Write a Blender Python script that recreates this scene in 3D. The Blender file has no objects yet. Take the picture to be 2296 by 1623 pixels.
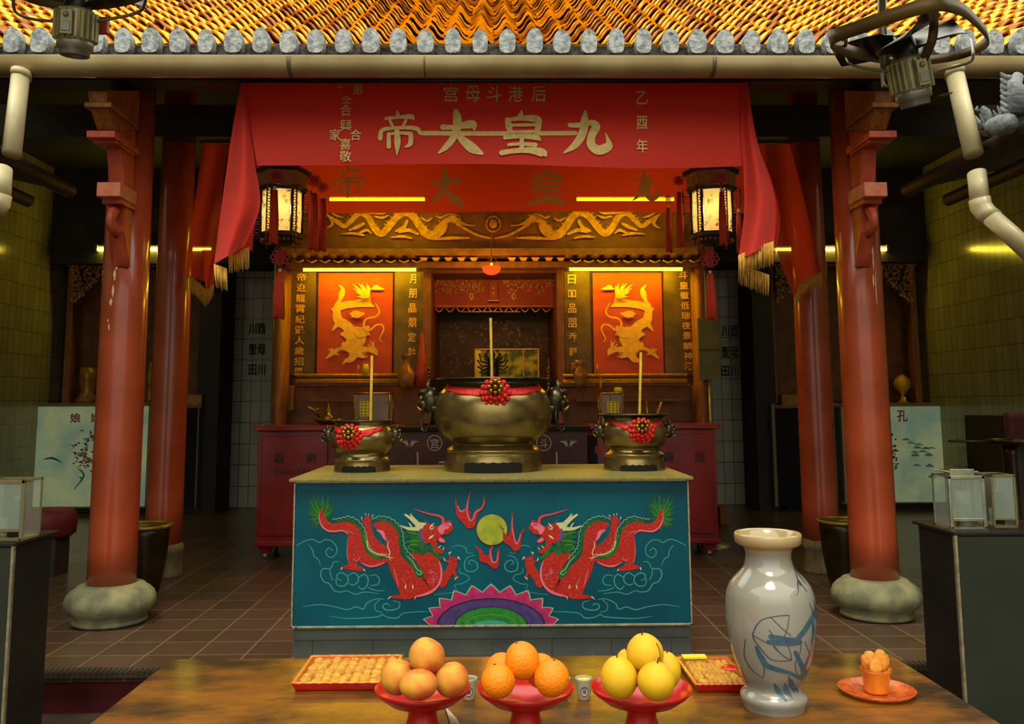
import bpy, math, random
from mathutils import Vector, Matrix
from mathutils.geometry import tessellate_polygon
random.seed(7)
PI = math.pi
sc = bpy.context.scene
COL = sc.collection
# ------------------------------------------------------------------ camera
# Depths below are laid out along a short ruler; KY turns ruler depth into metres.
KY = 1.6
F, CX, CY = 2000.0, 1133.0, 664.5
PITCH, YAW, ROLL = math.atan(0.1203), 0.015, -0.0045
CAM = Vector((0, 0, 1.5))
RM = Matrix.Rotation(-YAW, 3, 'Z') @ Matrix.Rotation(PI/2 + PITCH, 3, 'X') @ Matrix.Rotation(ROLL, 3, 'Z')
cd = bpy.data.cameras.new('camera'); cam = bpy.data.objects.new('camera', cd); COL.objects.link(cam)
cam.matrix_world = Matrix.Translation(CAM) @ RM.to_4x4()
cd.sensor_fit = 'HORIZONTAL'; cd.sensor_width = 36; cd.lens = F/2296*36
cd.shift_x = (1148 - CX)/2296; cd.shift_y = -(811.5 - CY)/2296; cd.clip_start = .05; cd.clip_end = 200
sc.camera = cam

MV = [None]      # ruler depth of the object being built, when it keeps its own depth proportions
def ray(px, py):
    return RM @ Vector(((px-CX)/F, -(py-CY)/F, -1))
def P(px, py, y):
    d = ray(px, py); yr = KY*y if MV[0] is None else KY*MV[0]+(y-MV[0])
    v = CAM + d*(yr/d.y); v.y = y; return v
def Q(px, py, z):
    d = ray(px, py); v = CAM + d*((z-1.5)/d.z)
    v.y = v.y/KY if MV[0] is None else v.y-(KY-1)*MV[0]
    return v

BRUSH = {   # brush-written characters, in the pixels of the heading banner
'九': [[(1752, 715, 7), (1748, 770, 20), (1742, 830, 22), (1722, 885, 22), (1680, 940, 18), (1615, 985, 4)], [(1652, 805, 12), (1715, 805, 14), (1790, 790, 16), (1822, 815, 22), (1795, 870, 21), (1790, 930, 23), (1835, 968, 25), (1898, 945, 24), (1900, 910, 12), (1882, 858, 3)]],
'大': [[(928, 712, 16), (936, 760, 24), (932, 830, 21), (905, 890, 18), (865, 940, 16), (815, 982, 5)], [(842, 812, 15), (900, 815, 13), (965, 803, 17), (1035, 795, 23), (1048, 828, 7)], [(938, 860, 12), (980, 905, 22), (1035, 950, 27), (1098, 985, 9)]],
'皇': [[(1345, 712, 5), (1338, 745, 17)], [(1252, 768, 14), (1262, 815, 18), (1272, 852, 8)], [(1256, 768, 10), (1350, 758, 13), (1440, 762, 19), (1462, 785, 14)], [(1458, 772, 16), (1450, 825, 15), (1432, 862, 7)], [(1285, 803, 8), (1430, 800, 9)], [(1280, 845, 8), (1432, 843, 9)], [(1235, 882, 11), (1340, 876, 9), (1440, 882, 14), (1465, 896, 7)], [(1258, 927, 8), (1335, 922, 9), (1435, 928, 12)], [(1213, 978, 14), (1300, 966, 13), (1400, 962, 17), (1480, 978, 22), (1500, 992, 10)], [(1345, 872, 11), (1344, 965, 12)]],
'帝': [[(546, 712, 5), (552, 748, 13)], [(472, 763, 9), (560, 755, 9), (640, 752, 14), (655, 765, 8)], [(498, 778, 8), (516, 812, 8)], [(606, 774, 8), (588, 812, 8)], [(432, 892, 13), (450, 838, 11), (560, 824, 9), (675, 828, 12), (702, 862, 9)], [(490, 862, 9), (490, 945, 13)], [(488, 866, 8), (560, 858, 8), (640, 862, 11)], [(638, 864, 12), (636, 925, 13), (604, 948, 5)], [(545, 830, 12), (549, 920, 17), (545, 998, 3)]]}
def brush(b, ch, cx, cy, w, h, fn, m):
    S = BRUSH[ch]; A = [p for s_ in S for p in s_]; x0, x1 = min(p[0]-p[2] for p in A), max(p[0]+p[2] for p in A); y0, y1 = min(p[1]-p[2] for p in A), max(p[1]+p[2] for p in A)
    kx, ky_ = w/(x1-x0), h/(y1-y0)
    for i, s_ in enumerate(S):
        o = Vector((0, -.0004*i, 0)); b.stroke([(cx+(x-(x0+x1)/2)*kx, cy+(y-(y0+y1)/2)*ky_, r*1.22*(kx+ky_)/2) for x, y, r in s_], (lambda p, q, o=o: fn(p, q)+o), m, 6, lift=.0003)
def brushed(parent, items, fn, m, name='gold_character'):
    for it in items:
        b = MB(); brush(b, *it, fn, m); b.build(name, parent)
# ------------------------------------------------------------------ materials
def lin(c):
    if isinstance(c, str):
        c = [int(c[i:i+2], 16)/255 for i in (1, 3, 5)]
    return [((x+.055)/1.055)**2.4 if x > .04045 else x/12.92 for x in c]
MATS = {}
def mat(name, c, c2=None, rough=.5, metal=0, scale=8, bump=0, bscale=None, spec=.5, coat=0, detail=4,
        emit=0, ecol=None, elink=0, trans=0, ior=1.45, stretch=None, alpha=None, kind='noise', fac=(.35, .65)):
    m = bpy.data.materials.new(name); m.use_nodes = True; MATS[name] = m
    nt = m.node_tree; N = nt.nodes; L = nt.links; b = N['Principled BSDF']
    c = lin(c); b.inputs['Base Color'].default_value = (*c, 1)
    b.inputs['Roughness'].default_value = rough; b.inputs['Metallic'].default_value = metal
    b.inputs['Specular IOR Level'].default_value = spec; b.inputs['Coat Weight'].default_value = coat
    b.inputs['Coat Roughness'].default_value = .12
    b.inputs['IOR'].default_value = ior; b.inputs['Transmission Weight'].default_value = trans
    if alpha is not None: b.inputs['Alpha'].default_value = alpha
    if emit:
        b.inputs['Emission Color'].default_value = (*lin(ecol or 'ffffff'), 1) if not isinstance(ecol, tuple) else (*ecol, 1)
        b.inputs['Emission Strength'].default_value = emit
    if c2 is not None or bump:
        tc = N.new('ShaderNodeTexCoord'); mp = N.new('ShaderNodeMapping')
        L.new(tc.outputs['Object'], mp.inputs[0])
        if stretch: mp.inputs['Scale'].default_value = stretch
    if c2 is not None:
        if kind == 'voronoi':
            t = N.new('ShaderNodeTexVoronoi'); t.inputs['Scale'].default_value = scale; out = t.outputs['Distance']
        elif kind == 'cell':
            t = N.new('ShaderNodeTexVoronoi'); t.inputs['Scale'].default_value = scale
            s = N.new('ShaderNodeSeparateColor'); L.new(t.outputs['Color'], s.inputs[0]); out = s.outputs[0]
        elif kind == 'wave':
            t = N.new('ShaderNodeTexWave'); t.inputs['Scale'].default_value = scale; t.inputs['Distortion'].default_value = 6
            t.inputs['Detail'].default_value = 3; out = t.outputs['Fac']
        else:
            t = N.new('ShaderNodeTexNoise'); t.inputs['Scale'].default_value = scale; t.inputs['Detail'].default_value = detail; out = t.outputs['Fac']
        L.new(mp.outputs[0], t.inputs['Vector'])
        r = N.new('ShaderNodeValToRGB'); r.color_ramp.elements[0].position = fac[0]; r.color_ramp.elements[1].position = fac[1]
        r.color_ramp.elements[0].color = (*c, 1); r.color_ramp.elements[1].color = (*lin(c2), 1)
        L.new(out, r.inputs[0]); L.new(r.outputs[0], b.inputs['Base Color'])
        if elink: L.new(r.outputs[0], b.inputs['Emission Color']); b.inputs['Emission Strength'].default_value = elink
    if bump:
        n = N.new('ShaderNodeTexNoise'); n.inputs['Scale'].default_value = bscale or scale*3; n.inputs['Detail'].default_value = 5
        L.new(mp.outputs[0], n.inputs['Vector'])
        bp = N.new('ShaderNodeBump'); bp.inputs['Strength'].default_value = bump; bp.inputs['Distance'].default_value = .01
        L.new(n.outputs['Fac'], bp.inputs['Height']); L.new(bp.outputs[0], b.inputs['Normal'])
    return m
def glow(name, col, strength):
    m = bpy.data.materials.new(name); m.use_nodes = True; MATS[name] = m
    nt = m.node_tree; nt.nodes.remove(nt.nodes['Principled BSDF'])
    e = nt.nodes.new('ShaderNodeEmission'); e.inputs[0].default_value = (*col, 1); e.inputs[1].default_value = strength
    nt.links.new(e.outputs[0], nt.nodes['Material Output'].inputs[0])
    return m
def cloth_mat(name, c, sheer=.06, tl=.35):
    m = bpy.data.materials.new(name); m.use_nodes = True; MATS[name] = m
    nt = m.node_tree; N = nt.nodes; L = nt.links; b = N['Principled BSDF']
    c = lin(c); b.inputs['Base Color'].default_value = (*c, 1); b.inputs['Roughness'].default_value = .7
    b.inputs['Sheen Weight'].default_value = .25
    t = N.new('ShaderNodeBsdfTranslucent'); t.inputs[0].default_value = (*c, 1)
    tr = N.new('ShaderNodeBsdfTransparent'); tr.inputs[0].default_value = (1, .8, .5, 1)
    a = N.new('ShaderNodeMixShader'); a.inputs[0].default_value = tl; L.new(b.outputs[0], a.inputs[1]); L.new(t.outputs[0], a.inputs[2])
    d = N.new('ShaderNodeMixShader'); d.inputs[0].default_value = sheer; L.new(a.outputs[0], d.inputs[1]); L.new(tr.outputs[0], d.inputs[2])
    L.new(d.outputs[0], N['Material Output'].inputs[0])
    tc = N.new('ShaderNodeTexCoord'); w = N.new('ShaderNodeTexNoise'); w.inputs['Scale'].default_value = 5; L.new(tc.outputs['Object'], w.inputs['Vector'])
    bp = N.new('ShaderNodeBump'); bp.inputs['Strength'].default_value = .25; bp.inputs['Distance'].default_value = .05
    L.new(w.outputs['Fac'], bp.inputs['Height']); L.new(bp.outputs[0], b.inputs['Normal'])
    return m
def tile_mat(name, c, c2, grout, w, h, axes, rough=.3, bump=.4, mortar=.012, offset=0.0):
    """square laid tiles: axes picks which object coords run along / up"""
    m = bpy.data.materials.new(name); m.use_nodes = True; MATS[name] = m
    nt = m.node_tree; N = nt.nodes; L = nt.links; b = N['Principled BSDF']; b.inputs['Roughness'].default_value = rough
    tc = N.new('ShaderNodeTexCoord'); s = N.new('ShaderNodeSeparateXYZ'); k = N.new('ShaderNodeCombineXYZ')
    L.new(tc.outputs['Object'], s.inputs[0]); L.new(s.outputs[axes[0]], k.inputs[0]); L.new(s.outputs[axes[1]], k.inputs[1])
    br = N.new('ShaderNodeTexBrick'); L.new(k.outputs[0], br.inputs['Vector']); br.offset = offset; br.squash = 1
    br.inputs['Color1'].default_value = (*lin(c), 1); br.inputs['Color2'].default_value = (*lin(c2), 1); br.inputs['Mortar'].default_value = (*lin(grout), 1)
    br.inputs['Scale'].default_value = 1; br.inputs['Mortar Size'].default_value = mortar/2; br.inputs['Brick Width'].default_value = w; br.inputs['Row Height'].default_value = h
    n = N.new('ShaderNodeTexNoise'); n.inputs['Scale'].default_value = 2.5; L.new(tc.outputs['Object'], n.inputs['Vector'])
    mx = N.new('ShaderNodeMix'); mx.data_type = 'RGBA'; mx.blend_type = 'MULTIPLY'; mx.inputs[0].default_value = .45
    L.new(br.outputs['Color'], mx.inputs[6]); L.new(n.outputs['Color'], mx.inputs[7]); 
    hs = N.new('ShaderNodeMapRange'); hs.inputs[3].default_value = .55; hs.inputs[4].default_value = 1.3; L.new(n.outputs['Fac'], hs.inputs[0]); L.new(hs.outputs[0], mx.inputs[7])
    L.new(mx.outputs[2], b.inputs['Base Color'])
    bp = N.new('ShaderNodeBump'); bp.invert = True; bp.inputs['Strength'].default_value = bump; bp.inputs['Distance'].default_value = .004
    L.new(br.outputs['Fac'], bp.inputs['Height']); L.new(bp.outputs[0], b.inputs['Normal'])
    return m

# ------------------------------------------------------------------ mesh builder
def cat(pts, n=6, closed=False):
    """Catmull-Rom resample of tuples of any length"""
    L = len(pts); out = []
    if L < 3 and not closed: 
        return [tuple(a+(b-a)*i/n for a, b in zip(pts[0], pts[1])) for i in range(n+1)]
    rng = L if closed else L-1
    for i in range(rng):
        if closed: p = [pts[(i+k-1) % L] for k in range(4)]
        else: p = [pts[max(0, i-1)], pts[i], pts[i+1], pts[min(L-1, i+2)]]
        for j in range(n):
            t = j/n
            out.append(tuple(.5*((2*b)+(-a+c)*t+(2*a-5*b+4*c-d)*t*t+(-a+3*b-3*c+d)*t**3) for a, b, c, d in zip(*p)))
    if not closed: out.append(tuple(pts[-1]))
    return out

WL = {}; ST = {}
LONG = ('floor', 'wall_', 'ceiling', 'trim', 'roof', 'gutter', 'door_', 'eave_bracket', 'cloth_banner', 'shrine', 'side_altar', 'painted_panel',
        'red_cabinet', 'maroon_table', 'notice_board', 'offering_stand', 'altar_cloth', 'gallery_roof', 'downpipe', 'dragon_table', 'offering_table',
        'wrapped_tray', 'dark_gap_box', 'cotton_sticks', 'round_pedestal')
def real(v, st=1): return Vector((v[0], v[1]*KY if MV[0] is None or st != 1 else KY*MV[0]+(v[1]-MV[0]), v[2]))
class MB:
    def __init__(s): s.v = []; s.f = []; s.m = []; s.sm = []; s.mats = []
    def mi(s, name):
        if name not in s.mats: s.mats.append(name)
        return s.mats.index(name)
    def add(s, vs, fs, m, smooth=False):
        o = len(s.v); s.v += [Vector(v) for v in vs]; k = s.mi(m)
        for f in fs: s.f.append([o+i for i in f]); s.m.append(k); s.sm.append(smooth)
        return s
    def box(s, x0, x1, y0, y1, z0, z1, m, M=None):
        vs = [Vector((x, y, z)) for x in (x0, x1) for y in (y0, y1) for z in (z0, z1)]
        if M: vs = [M @ v for v in vs]
        return s.add(vs, [(0, 1, 3, 2), (4, 6, 7, 5), (0, 4, 5, 1), (2, 3, 7, 6), (0, 2, 6, 4), (1, 5, 7, 3)], m)
    def pbox(s, px0, py0, px1, py1, y, th, m):
        """a box whose front face, standing at distance y, spans these photo pixels"""
        cx, cy = (px0+px1)/2, (py0+py1)/2
        return s.box(P(px0, cy, y).x, P(px1, cy, y).x, y, y+th, P(cx, py1, y).z, P(cx, py0, y).z, m)
    def tube(s, pts, r, m, seg=8, caps=True, closed=False, squash=1):
        pts = [Vector(p) for p in pts]; n = len(pts)
        if not hasattr(r, '__len__'): r = [r]*n
        up = None; vs = []
        for i, p in enumerate(pts):
            if closed: t = pts[(i+1) % n]-pts[i-1]
            else: t = pts[min(i+1, n-1)]-pts[max(i-1, 0)]
            t.normalize()
            if up is None:
                up = Vector((0, 0, 1)) if abs(t.z) < .9 else Vector((0, 1, 0))
            up = (up-t*up.dot(t)).normalized(); sd = t.cross(up)
            for k in range(seg):
                a = 2*PI*k/seg; vs.append(p+(sd*math.cos(a)+up*math.sin(a)*squash)*r[i])
        fs = []
        for i in range(n if closed else n-1):
            j = (i+1) % n
            for k in range(seg): fs.append((i*seg+k, i*seg+(k+1) % seg, j*seg+(k+1) % seg, j*seg+k))
        if caps and not closed: fs += [tuple(range(seg))[::-1], tuple((n-1)*seg+k for k in range(seg))]
        return s.add(vs, fs, m, True)
    def lathe(s, prof, c, m, seg=32, M=None, cap=True, a0=0, a1=2*PI, lobes=0, lob=0, sq=1):
        c = Vector(c); vs = []; full = abs(a1-a0-2*PI) < 1e-6; ns = seg if full else seg+1
        for r, z in prof:
            for k in range(ns):
                a = a0+(a1-a0)*k/seg; rr = r*(1+lob*math.cos(lobes*a)) if lobes else r
                v = Vector((rr*math.cos(a), rr*math.sin(a)*sq, z)); vs.append(c+(M @ v if M else v))
        fs = []
        for i in range(len(prof)-1):
            for k in range(seg):
                k2 = (k+1) % ns; fs.append((i*ns+k, i*ns+k2, (i+1)*ns+k2, (i+1)*ns+k))
        if cap and full:
            if prof[0][0] > 1e-6: fs.append(tuple(range(ns))[::-1])
            if prof[-1][0] > 1e-6: fs.append(tuple((len(prof)-1)*ns+k for k in range(ns)))
        return s.add(vs, fs, m, True)
    def ball(s, c, r, m, seg=20, rings=12, f=None, M=None):
        if not hasattr(r, '__len__'): r = (r, r, r)
        vs = []
        for i in range(rings+1):
            t = PI*i/rings
            for k in range(seg):
                a = 2*PI*k/seg; v = Vector((math.sin(t)*math.cos(a)*r[0], math.sin(t)*math.sin(a)*r[1], math.cos(t)*r[2]))
                if f: v = f(v, t, a)
                vs.append(Vector(c)+(M @ v if M else v))
        fs = [(i*seg+k, (i+1)*seg+k, (i+1)*seg+(k+1) % seg, i*seg+(k+1) % seg) for i in range(rings) for k in range(seg)]
        return s.add(vs, fs, m, True)
    def poly(s, pts, fn, m, smooth=0, depth=0):
        """flat (or extruded by the vector depth) polygon from 2D points"""
        if smooth: pts = cat(pts, smooth, True)
        n = len(pts); tri = tessellate_polygon([[Vector((p[0], p[1], 0)) for p in pts]])
        vs = [fn(*p[:2]) for p in pts]
        if not depth: return s.add(vs, [tuple(t) for t in tri], m)
        d = Vector(depth); vs2 = [v+d for v in vs]
        fs = [tuple(t) for t in tri]+[tuple(n+i for i in t)[::-1] for t in tri]+[(i, (i+1) % n, n+(i+1) % n, n+i) for i in range(n)]
        return s.add(vs+vs2, fs, m)
    def stroke(s, pts, fn, m, n=5, closed=False, lift=0):
        """pts: (x, y, halfwidth) painted ribbon"""
        q = cat(pts, n, closed); L = len(q); vs = []
        for i, (x, y, w) in enumerate(q):
            a = q[(i-1) % L] if closed else q[max(i-1, 0)]; b = q[(i+1) % L] if closed else q[min(i+1, L-1)]
            dx, dy = b[0]-a[0], b[1]-a[1]; l = math.hypot(dx, dy) or 1; w = max(w, .1)
            e_ = Vector((0, -lift*i/L, 0)); vs += [fn(x-dy/l*w, y+dx/l*w)+e_, fn(x+dy/l*w, y-dx/l*w)+e_]
        fs = [(2*i, 2*i+1, 2*((i+1) % L)+1, 2*((i+1) % L)) for i in range(L if closed else L-1)]
        s.add(vs, fs, m)
        if not closed:
            for e, d in ((0, 1), (L-1, -2)):
                x, y, w = q[e]; w = max(w, .1)
                if w > .6: s.poly([(x+w*math.cos(k*PI/4), y+w*math.sin(k*PI/4)) for k in range(8)], (lambda p_, q_: fn(p_, q_)+Vector((0, -lift*(1.3 if e else -.3), 0))), m)
        return s
    def disc(s, x, y, r, fn, m, n=24):
        return s.poly([(x+r*math.cos(2*PI*k/n), y+r*math.sin(2*PI*k/n)) for k in range(n)], fn, m)
    def grid(s, fn, nu, nv, m, smooth=True):
        vs = [fn(i/nu, j/nv) for j in range(nv+1) for i in range(nu+1)]
        fs = [(j*(nu+1)+i, j*(nu+1)+i+1, (j+1)*(nu+1)+i+1, (j+1)*(nu+1)+i) for j in range(nv) for i in range(nu)]
        return s.add(vs, fs, m, smooth)
    def glyph(s, ch, cx, cy, w, h, fn, m, rot=0, bold=.012):
        vs, fs = glyph(ch, bold); c, sn = math.cos(rot), math.sin(rot)
        return s.add([fn(cx+(x*c-y*sn)*w, cy-(x*sn+y*c)*h) for x, y in vs], fs, m)
    def build(s, name, parent=None, base=None, bev=0, solid=0, sub=0, edge=35, label=None):
        if base is None:
            if parent is not None: base = WL[parent.name]
            else:
                xs = [v.x for v in s.v]; ys = [v.y for v in s.v]; zs = [v.z for v in s.v]
                base = Vector(((min(xs)+max(xs))/2, (min(ys)+max(ys))/2, min(zs)))
        base = Vector(base)
        ky = ST[parent.name] if parent is not None else (KY if name.startswith(LONG) else 1)
        me = bpy.data.meshes.new(name); me.from_pydata([Vector((v.x-base.x, (v.y-base.y)*ky, v.z-base.z)) for v in s.v], [], s.f)
        for n in s.mats: me.materials.append(MATS[n])
        me.polygons.foreach_set('material_index', s.m); me.polygons.foreach_set('use_smooth', s.sm)
        me.update()
        o = bpy.data.objects.new(name, me); COL.objects.link(o); WL[o.name] = base; ST[o.name] = ky
        if parent is not None: o.parent = parent; o.location = (0, 0, 0)
        else: o.location = real(base, ky)
        if label: o['label'] = label
        if bev:
            b = o.modifiers.new('bevel', 'BEVEL'); b.width = bev; b.segments = 2; b.limit_method = 'ANGLE'; b.angle_limit = math.radians(edge)
        if solid:
            b = o.modifiers.new('solid', 'SOLIDIFY'); b.thickness = solid; b.offset = 0
        if sub:
            b = o.modifiers.new('sub', 'SUBSURF'); b.levels = sub; b.render_levels = sub
        return o
def tag(o, label, cat_, group=None, kind=None):
    o['label'] = label; o['category'] = cat_
    if group: o['group'] = group
    if kind: o['kind'] = kind
    return o
def thing(name, label, cat_, loc, group=None, kind=None):
    o = bpy.data.objects.new(name, None); COL.objects.link(o); o.location = real(loc); o.empty_display_size = .1
    WL[o.name] = Vector(loc); ST[o.name] = KY if name.startswith(LONG) else 1; return tag(o, label, cat_, group, kind)
def struct(o): o['kind'] = 'structure'; return o
_G = {}
def glyph(ch, bold=.012):
    k = (ch, bold)
    if k in _G: return _G[k]
    cu = bpy.data.curves.new('glyph', 'FONT'); cu.body = ch; cu.size = 1; cu.offset = bold; cu.resolution_u = 3; cu.fill_mode = 'FRONT'
    o = bpy.data.objects.new('glyph', cu); COL.objects.link(o)
    dg = bpy.context.evaluated_depsgraph_get(); e = o.evaluated_get(dg); me = e.to_mesh()
    vs = [(v.co.x, v.co.y) for v in me.vertices]; fs = [tuple(p.vertices) for p in me.polygons]
    e.to_mesh_clear(); bpy.data.objects.remove(o); bpy.data.curves.remove(cu)
    x0, x1 = min(v[0] for v in vs), max(v[0] for v in vs); y0, y1 = min(v[1] for v in vs), max(v[1] for v in vs)
    w = x1-x0 or 1; h = y1-y0 or 1
    vs = [((x-x0)/w-.5, (y-y0)/h-.5) for x, y in vs]
    _G[k] = (vs, fs); return _G[k]
def plane(y): return lambda a, b: P(a, b, y)
def chars(parent, items, fn, m, name='gold_character', bold=.012, solid=0):
    for ch, x, y, w, h in items:
        b = MB(); b.glyph(ch, x, y, w, h, fn, m, bold=bold); b.build(name, parent, solid=solid)
YL = (1.0, .70, .018)
mat('roof_tile', '#ecba14', '#d0920e', rough=.6, scale=9, bump=.5, bscale=40, kind='noise')
mat('roof_tile_dark', '#a86a10', '#7c4a10', rough=.7, scale=12)
mat('plaster_cap', '#a9b0b2', '#6c757c', rough=.85, scale=30, bump=.7, bscale=60)
mat('mortar', '#5a554f', '#2c2a2c', rough=.9, scale=25, bump=.9, bscale=50)
mat('gutter_paint', '#a3946a', '#8c7a50', rough=.35, scale=3, coat=.3)
mat('seam', '#5a4b35', rough=.6)
mat('dark_wood', '#2b2018', '#1a130e', rough=.6, scale=4, bump=.2, stretch=(1, 6, 6))
mat('brown_wood', '#9a6020', '#744614', rough=.5, scale=5, bump=.2, stretch=(8, 8, 1))
mat('soffit', '#2a251c', '#1c1812', rough=.8, scale=4)
mat('red_lacquer', '#ac4a2c', '#8f3a1a', rough=.26, scale=2.2, coat=.5, bump=.08, bscale=9)
mat('bracket_red', '#b84c30', '#8e3418', rough=.45, scale=9)
mat('bracket_pale', '#c97a58', '#b25c3c', rough=.55, scale=14)
mat('peel', '#d8c9a6', rough=.8)
mat('stone', '#9a9a72', '#6b705a', rough=.75, scale=7, bump=.6, bscale=22)
mat('drum_stone', '#8a7a58', '#5c5038', rough=.8, scale=16, bump=.8, bscale=30, stretch=(1, 1, .2))
cloth_mat('banner_red', '#d82e1a', .015, .35)
cloth_mat('banner_red_far', '#cc4014', .10, .6)
mat('gold_cloth', '#d8c07a', '#c8a858', rough=.55, scale=30)
cloth_mat('gold_cloth_far', '#f8c860', 0, .12)
mat('fringe', '#e0b548', '#b88a2c', rough=.6, scale=60, stretch=(4, 4, .5))
mat('gold_leaf', '#ecb428', '#c88c18', rough=.4, metal=.15, scale=20, bump=.4)
mat('gold_paint', '#f0b830', '#dca428', rough=.5, scale=20)
mat('panel_brown', '#8a5420', '#6c4018', rough=.5, scale=6, bump=.15)
mat('panel_olive', '#6c5418', '#503e12', rough=.5, scale=6)
mat('silk_red', '#c0481c', '#a83c14', rough=.55, scale=4)
mat('cabinet_red', '#9c1d1c', '#7c1416', rough=.35, scale=3, coat=.25)
mat('maroon', '#4a1a14', '#371210', rough=.4, scale=5)
mat('line_pale', '#b8a890', rough=.6)
mat('ink', '#241a14', rough=.7)
mat('bronze', '#948250', '#6a5c3a', rough=.24, metal=.85, scale=6, bump=.05, bscale=30, fac=(.4, .75))
mat('bronze_dark', '#55503c', '#2e2b22', rough=.3, metal=.8, scale=12, bump=.15)
mat('brass', '#a8842c', '#7c5c20', rough=.25, metal=.85, scale=10)
mat('ribbon', '#d81c10', '#a81410', rough=.5, scale=40, bump=.8, bscale=60)
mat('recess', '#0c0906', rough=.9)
mat('incense', '#c8a82c', '#a88a24', rough=.7, scale=20)
mat('formica', '#8c8448', '#6e6a3c', rough=.4, scale=60, detail=8)
mat('alu', '#b9b294', '#948c70', rough=.35, metal=.6, scale=30)
mat('paint_teal', '#005a6c', '#004658', rough=.35, scale=1.6, spec=.25)
mat('paint_deep', '#05475e', rough=.18, coat=.4)
mat('p_red', '#d03420', '#a81e14', rough=.3, scale=70, kind='voronoi', fac=(.1, .55))
mat('p_pink', '#e0708a', rough=.3)
mat('p_pinkred', '#d8404e', rough=.3)
mat('p_cream', '#d8cfa0', rough=.3)
mat('p_horn', '#c8c890', rough=.3)
mat('p_green', '#0f6a26', '#0a4a20', rough=.3, scale=40)
mat('p_green2', '#3c8a20', rough=.3)
mat('p_purple', '#6a4a86', rough=.3)
mat('p_dark', '#1a1830', rough=.3)
mat('p_cloud', '#3c9a8c', rough=.3)
mat('p_ball', '#a8b030', '#8c9a28', rough=.3, scale=20)
mat('p_magenta', '#c8286c', '#a01c5c', rough=.3, scale=30)
mat('p_violet', '#4c3a78', '#3a2c66', rough=.3, scale=25)
mat('p_grass', '#1f8a2c', '#126a30', rough=.3, scale=30)
mat('p_blue', '#1c4a8c', rough=.3)
mat('p_outline', '#8cb08c', rough=.3)
mat('plinth', '#59615c', '#454b4a', rough=.35, scale=3)
tile_mat('floor_tile', '#5a463a', '#4c3a30', '#8a765c', .30, .30, (0, 1), rough=.28, mortar=.010)
mat('tread', '#4e4438', '#3c342c', rough=.45, scale=6)
mat('riser', '#5a2026', '#48181e', rough=.4, scale=5)
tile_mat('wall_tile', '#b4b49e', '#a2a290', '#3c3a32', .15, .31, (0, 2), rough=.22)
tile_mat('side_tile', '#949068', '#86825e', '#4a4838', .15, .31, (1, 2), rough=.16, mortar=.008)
mat('wall_dark', '#35302a', '#26221e', rough=.7, scale=3)
mat('black', '#0a0a0a', rough=.8)
mat('ceil', '#1c1812', '#120f0b', rough=.9, scale=4)
mat('table_wood', '#80500f', '#2e1e08', rough=.34, scale=5, coat=.2, bump=.35, bscale=26, stretch=(1, 1.6, 1), fac=(.36, .62), detail=9)
mat('porcelain', '#8c8b82', '#82837c', rough=.1, scale=3, coat=.6)
mat('porcelain_rim', '#a8946a', '#9a865e', rough=.12, scale=4, coat=.6)
mat('cobalt', '#2c4c66', '#3c6478', rough=.15, scale=30, coat=.5)
mat('cobalt_line', '#3a4450', rough=.2, coat=.5)
mat('peach', '#d09a38', '#b8522a', rough=.55, scale=20, bump=.1, bscale=90, spec=.3)
mat('orange_skin', '#f08c10', '#e87808', rough=.42, scale=6, bump=.35, bscale=170, spec=.4)
mat('pear_skin', '#e0b428', '#c8a01c', rough=.5, scale=9, bump=.08, bscale=90, spec=.3)
mat('stalk', '#3c2410', rough=.8)
mat('red_plastic', '#b81414', '#a01010', rough=.25, scale=4, coat=.15)
mat('red_tray', '#d01c10', rough=.2, coat=.4)
mat('wrap', '#e8c860', rough=.05, alpha=.2, spec=1)
mat('snack', '#e0a838', '#b86c18', rough=.5, scale=60, kind='cell', fac=(0, 1))
mat('cup_white', '#a8a290', rough=.2, coat=.4)
mat('tea', '#6a7a68', rough=.1)
mat('cup_mark', '#b8a8a0', rough=.4)
mat('badge', '#3c2428', rough=.4)
mat('amber_glass', '#e87a28', '#c8501c', rough=.12, scale=40, coat=.5, alpha=.72, bump=.6, bscale=80)
mat('cake', '#e8a03c', '#c87820', rough=.5, scale=25, bump=.5, bscale=60)
mat('cup_amber', '#e8942c', '#d87c1c', rough=.25, scale=30, coat=.3)
mat('stand_side', '#20201a', '#181814', rough=.4, scale=4)
mat('stand_front', '#2e3a30', '#26302a', rough=.15, scale=3, coat=.4)
mat('chrome', '#c8ccbc', '#a0a898', rough=.18, metal=.8, scale=20)
mat('glass', '#d8e4d8', rough=.04, alpha=.16, spec=1)
mat('glass_pale', '#b8ccc0', rough=.08, alpha=.35, spec=1)
mat('oil', '#8c9a8c', '#c0c8b4', rough=.15, scale=14)
mat('cushion', '#6a1c26', '#54161e', rough=.6, scale=8)
mat('urn', '#3a2c10', '#241c0c', rough=.3, metal=.4, scale=6)
mat('urn_rim', '#a8902c', '#80701c', rough=.35, metal=.5, scale=10)
mat('motor', '#a8a276', '#8c8860', rough=.4, metal=.3, scale=14)
mat('motor_cap', '#8a8c80', '#70726a', rough=.35, metal=.5, scale=12)
mat('fan_dark', '#1c1810', '#120f0a', rough=.35, scale=8)
mat('fan_ring', '#5c4510', '#3c2e0a', rough=.5, scale=8)
mat('wire_metal', '#6a6248', rough=.35, metal=.6)
mat('pvc', '#b4ac88', '#a49c78', rough=.35, scale=5)
mat('ceramic_grey', '#7c8488', '#4c5458', rough=.6, scale=18, bump=.8)
mat('ceramic_rust', '#a06a58', '#7c4c40', rough=.6, scale=18, bump=.6)
mat('lantern_wood', '#17110c', '#2c2014', rough=.45, scale=20, bump=.5)
mat('lantern_gold', '#a8781c', '#5c4010', rough=.4, metal=.5, scale=30, bump=.8)
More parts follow.
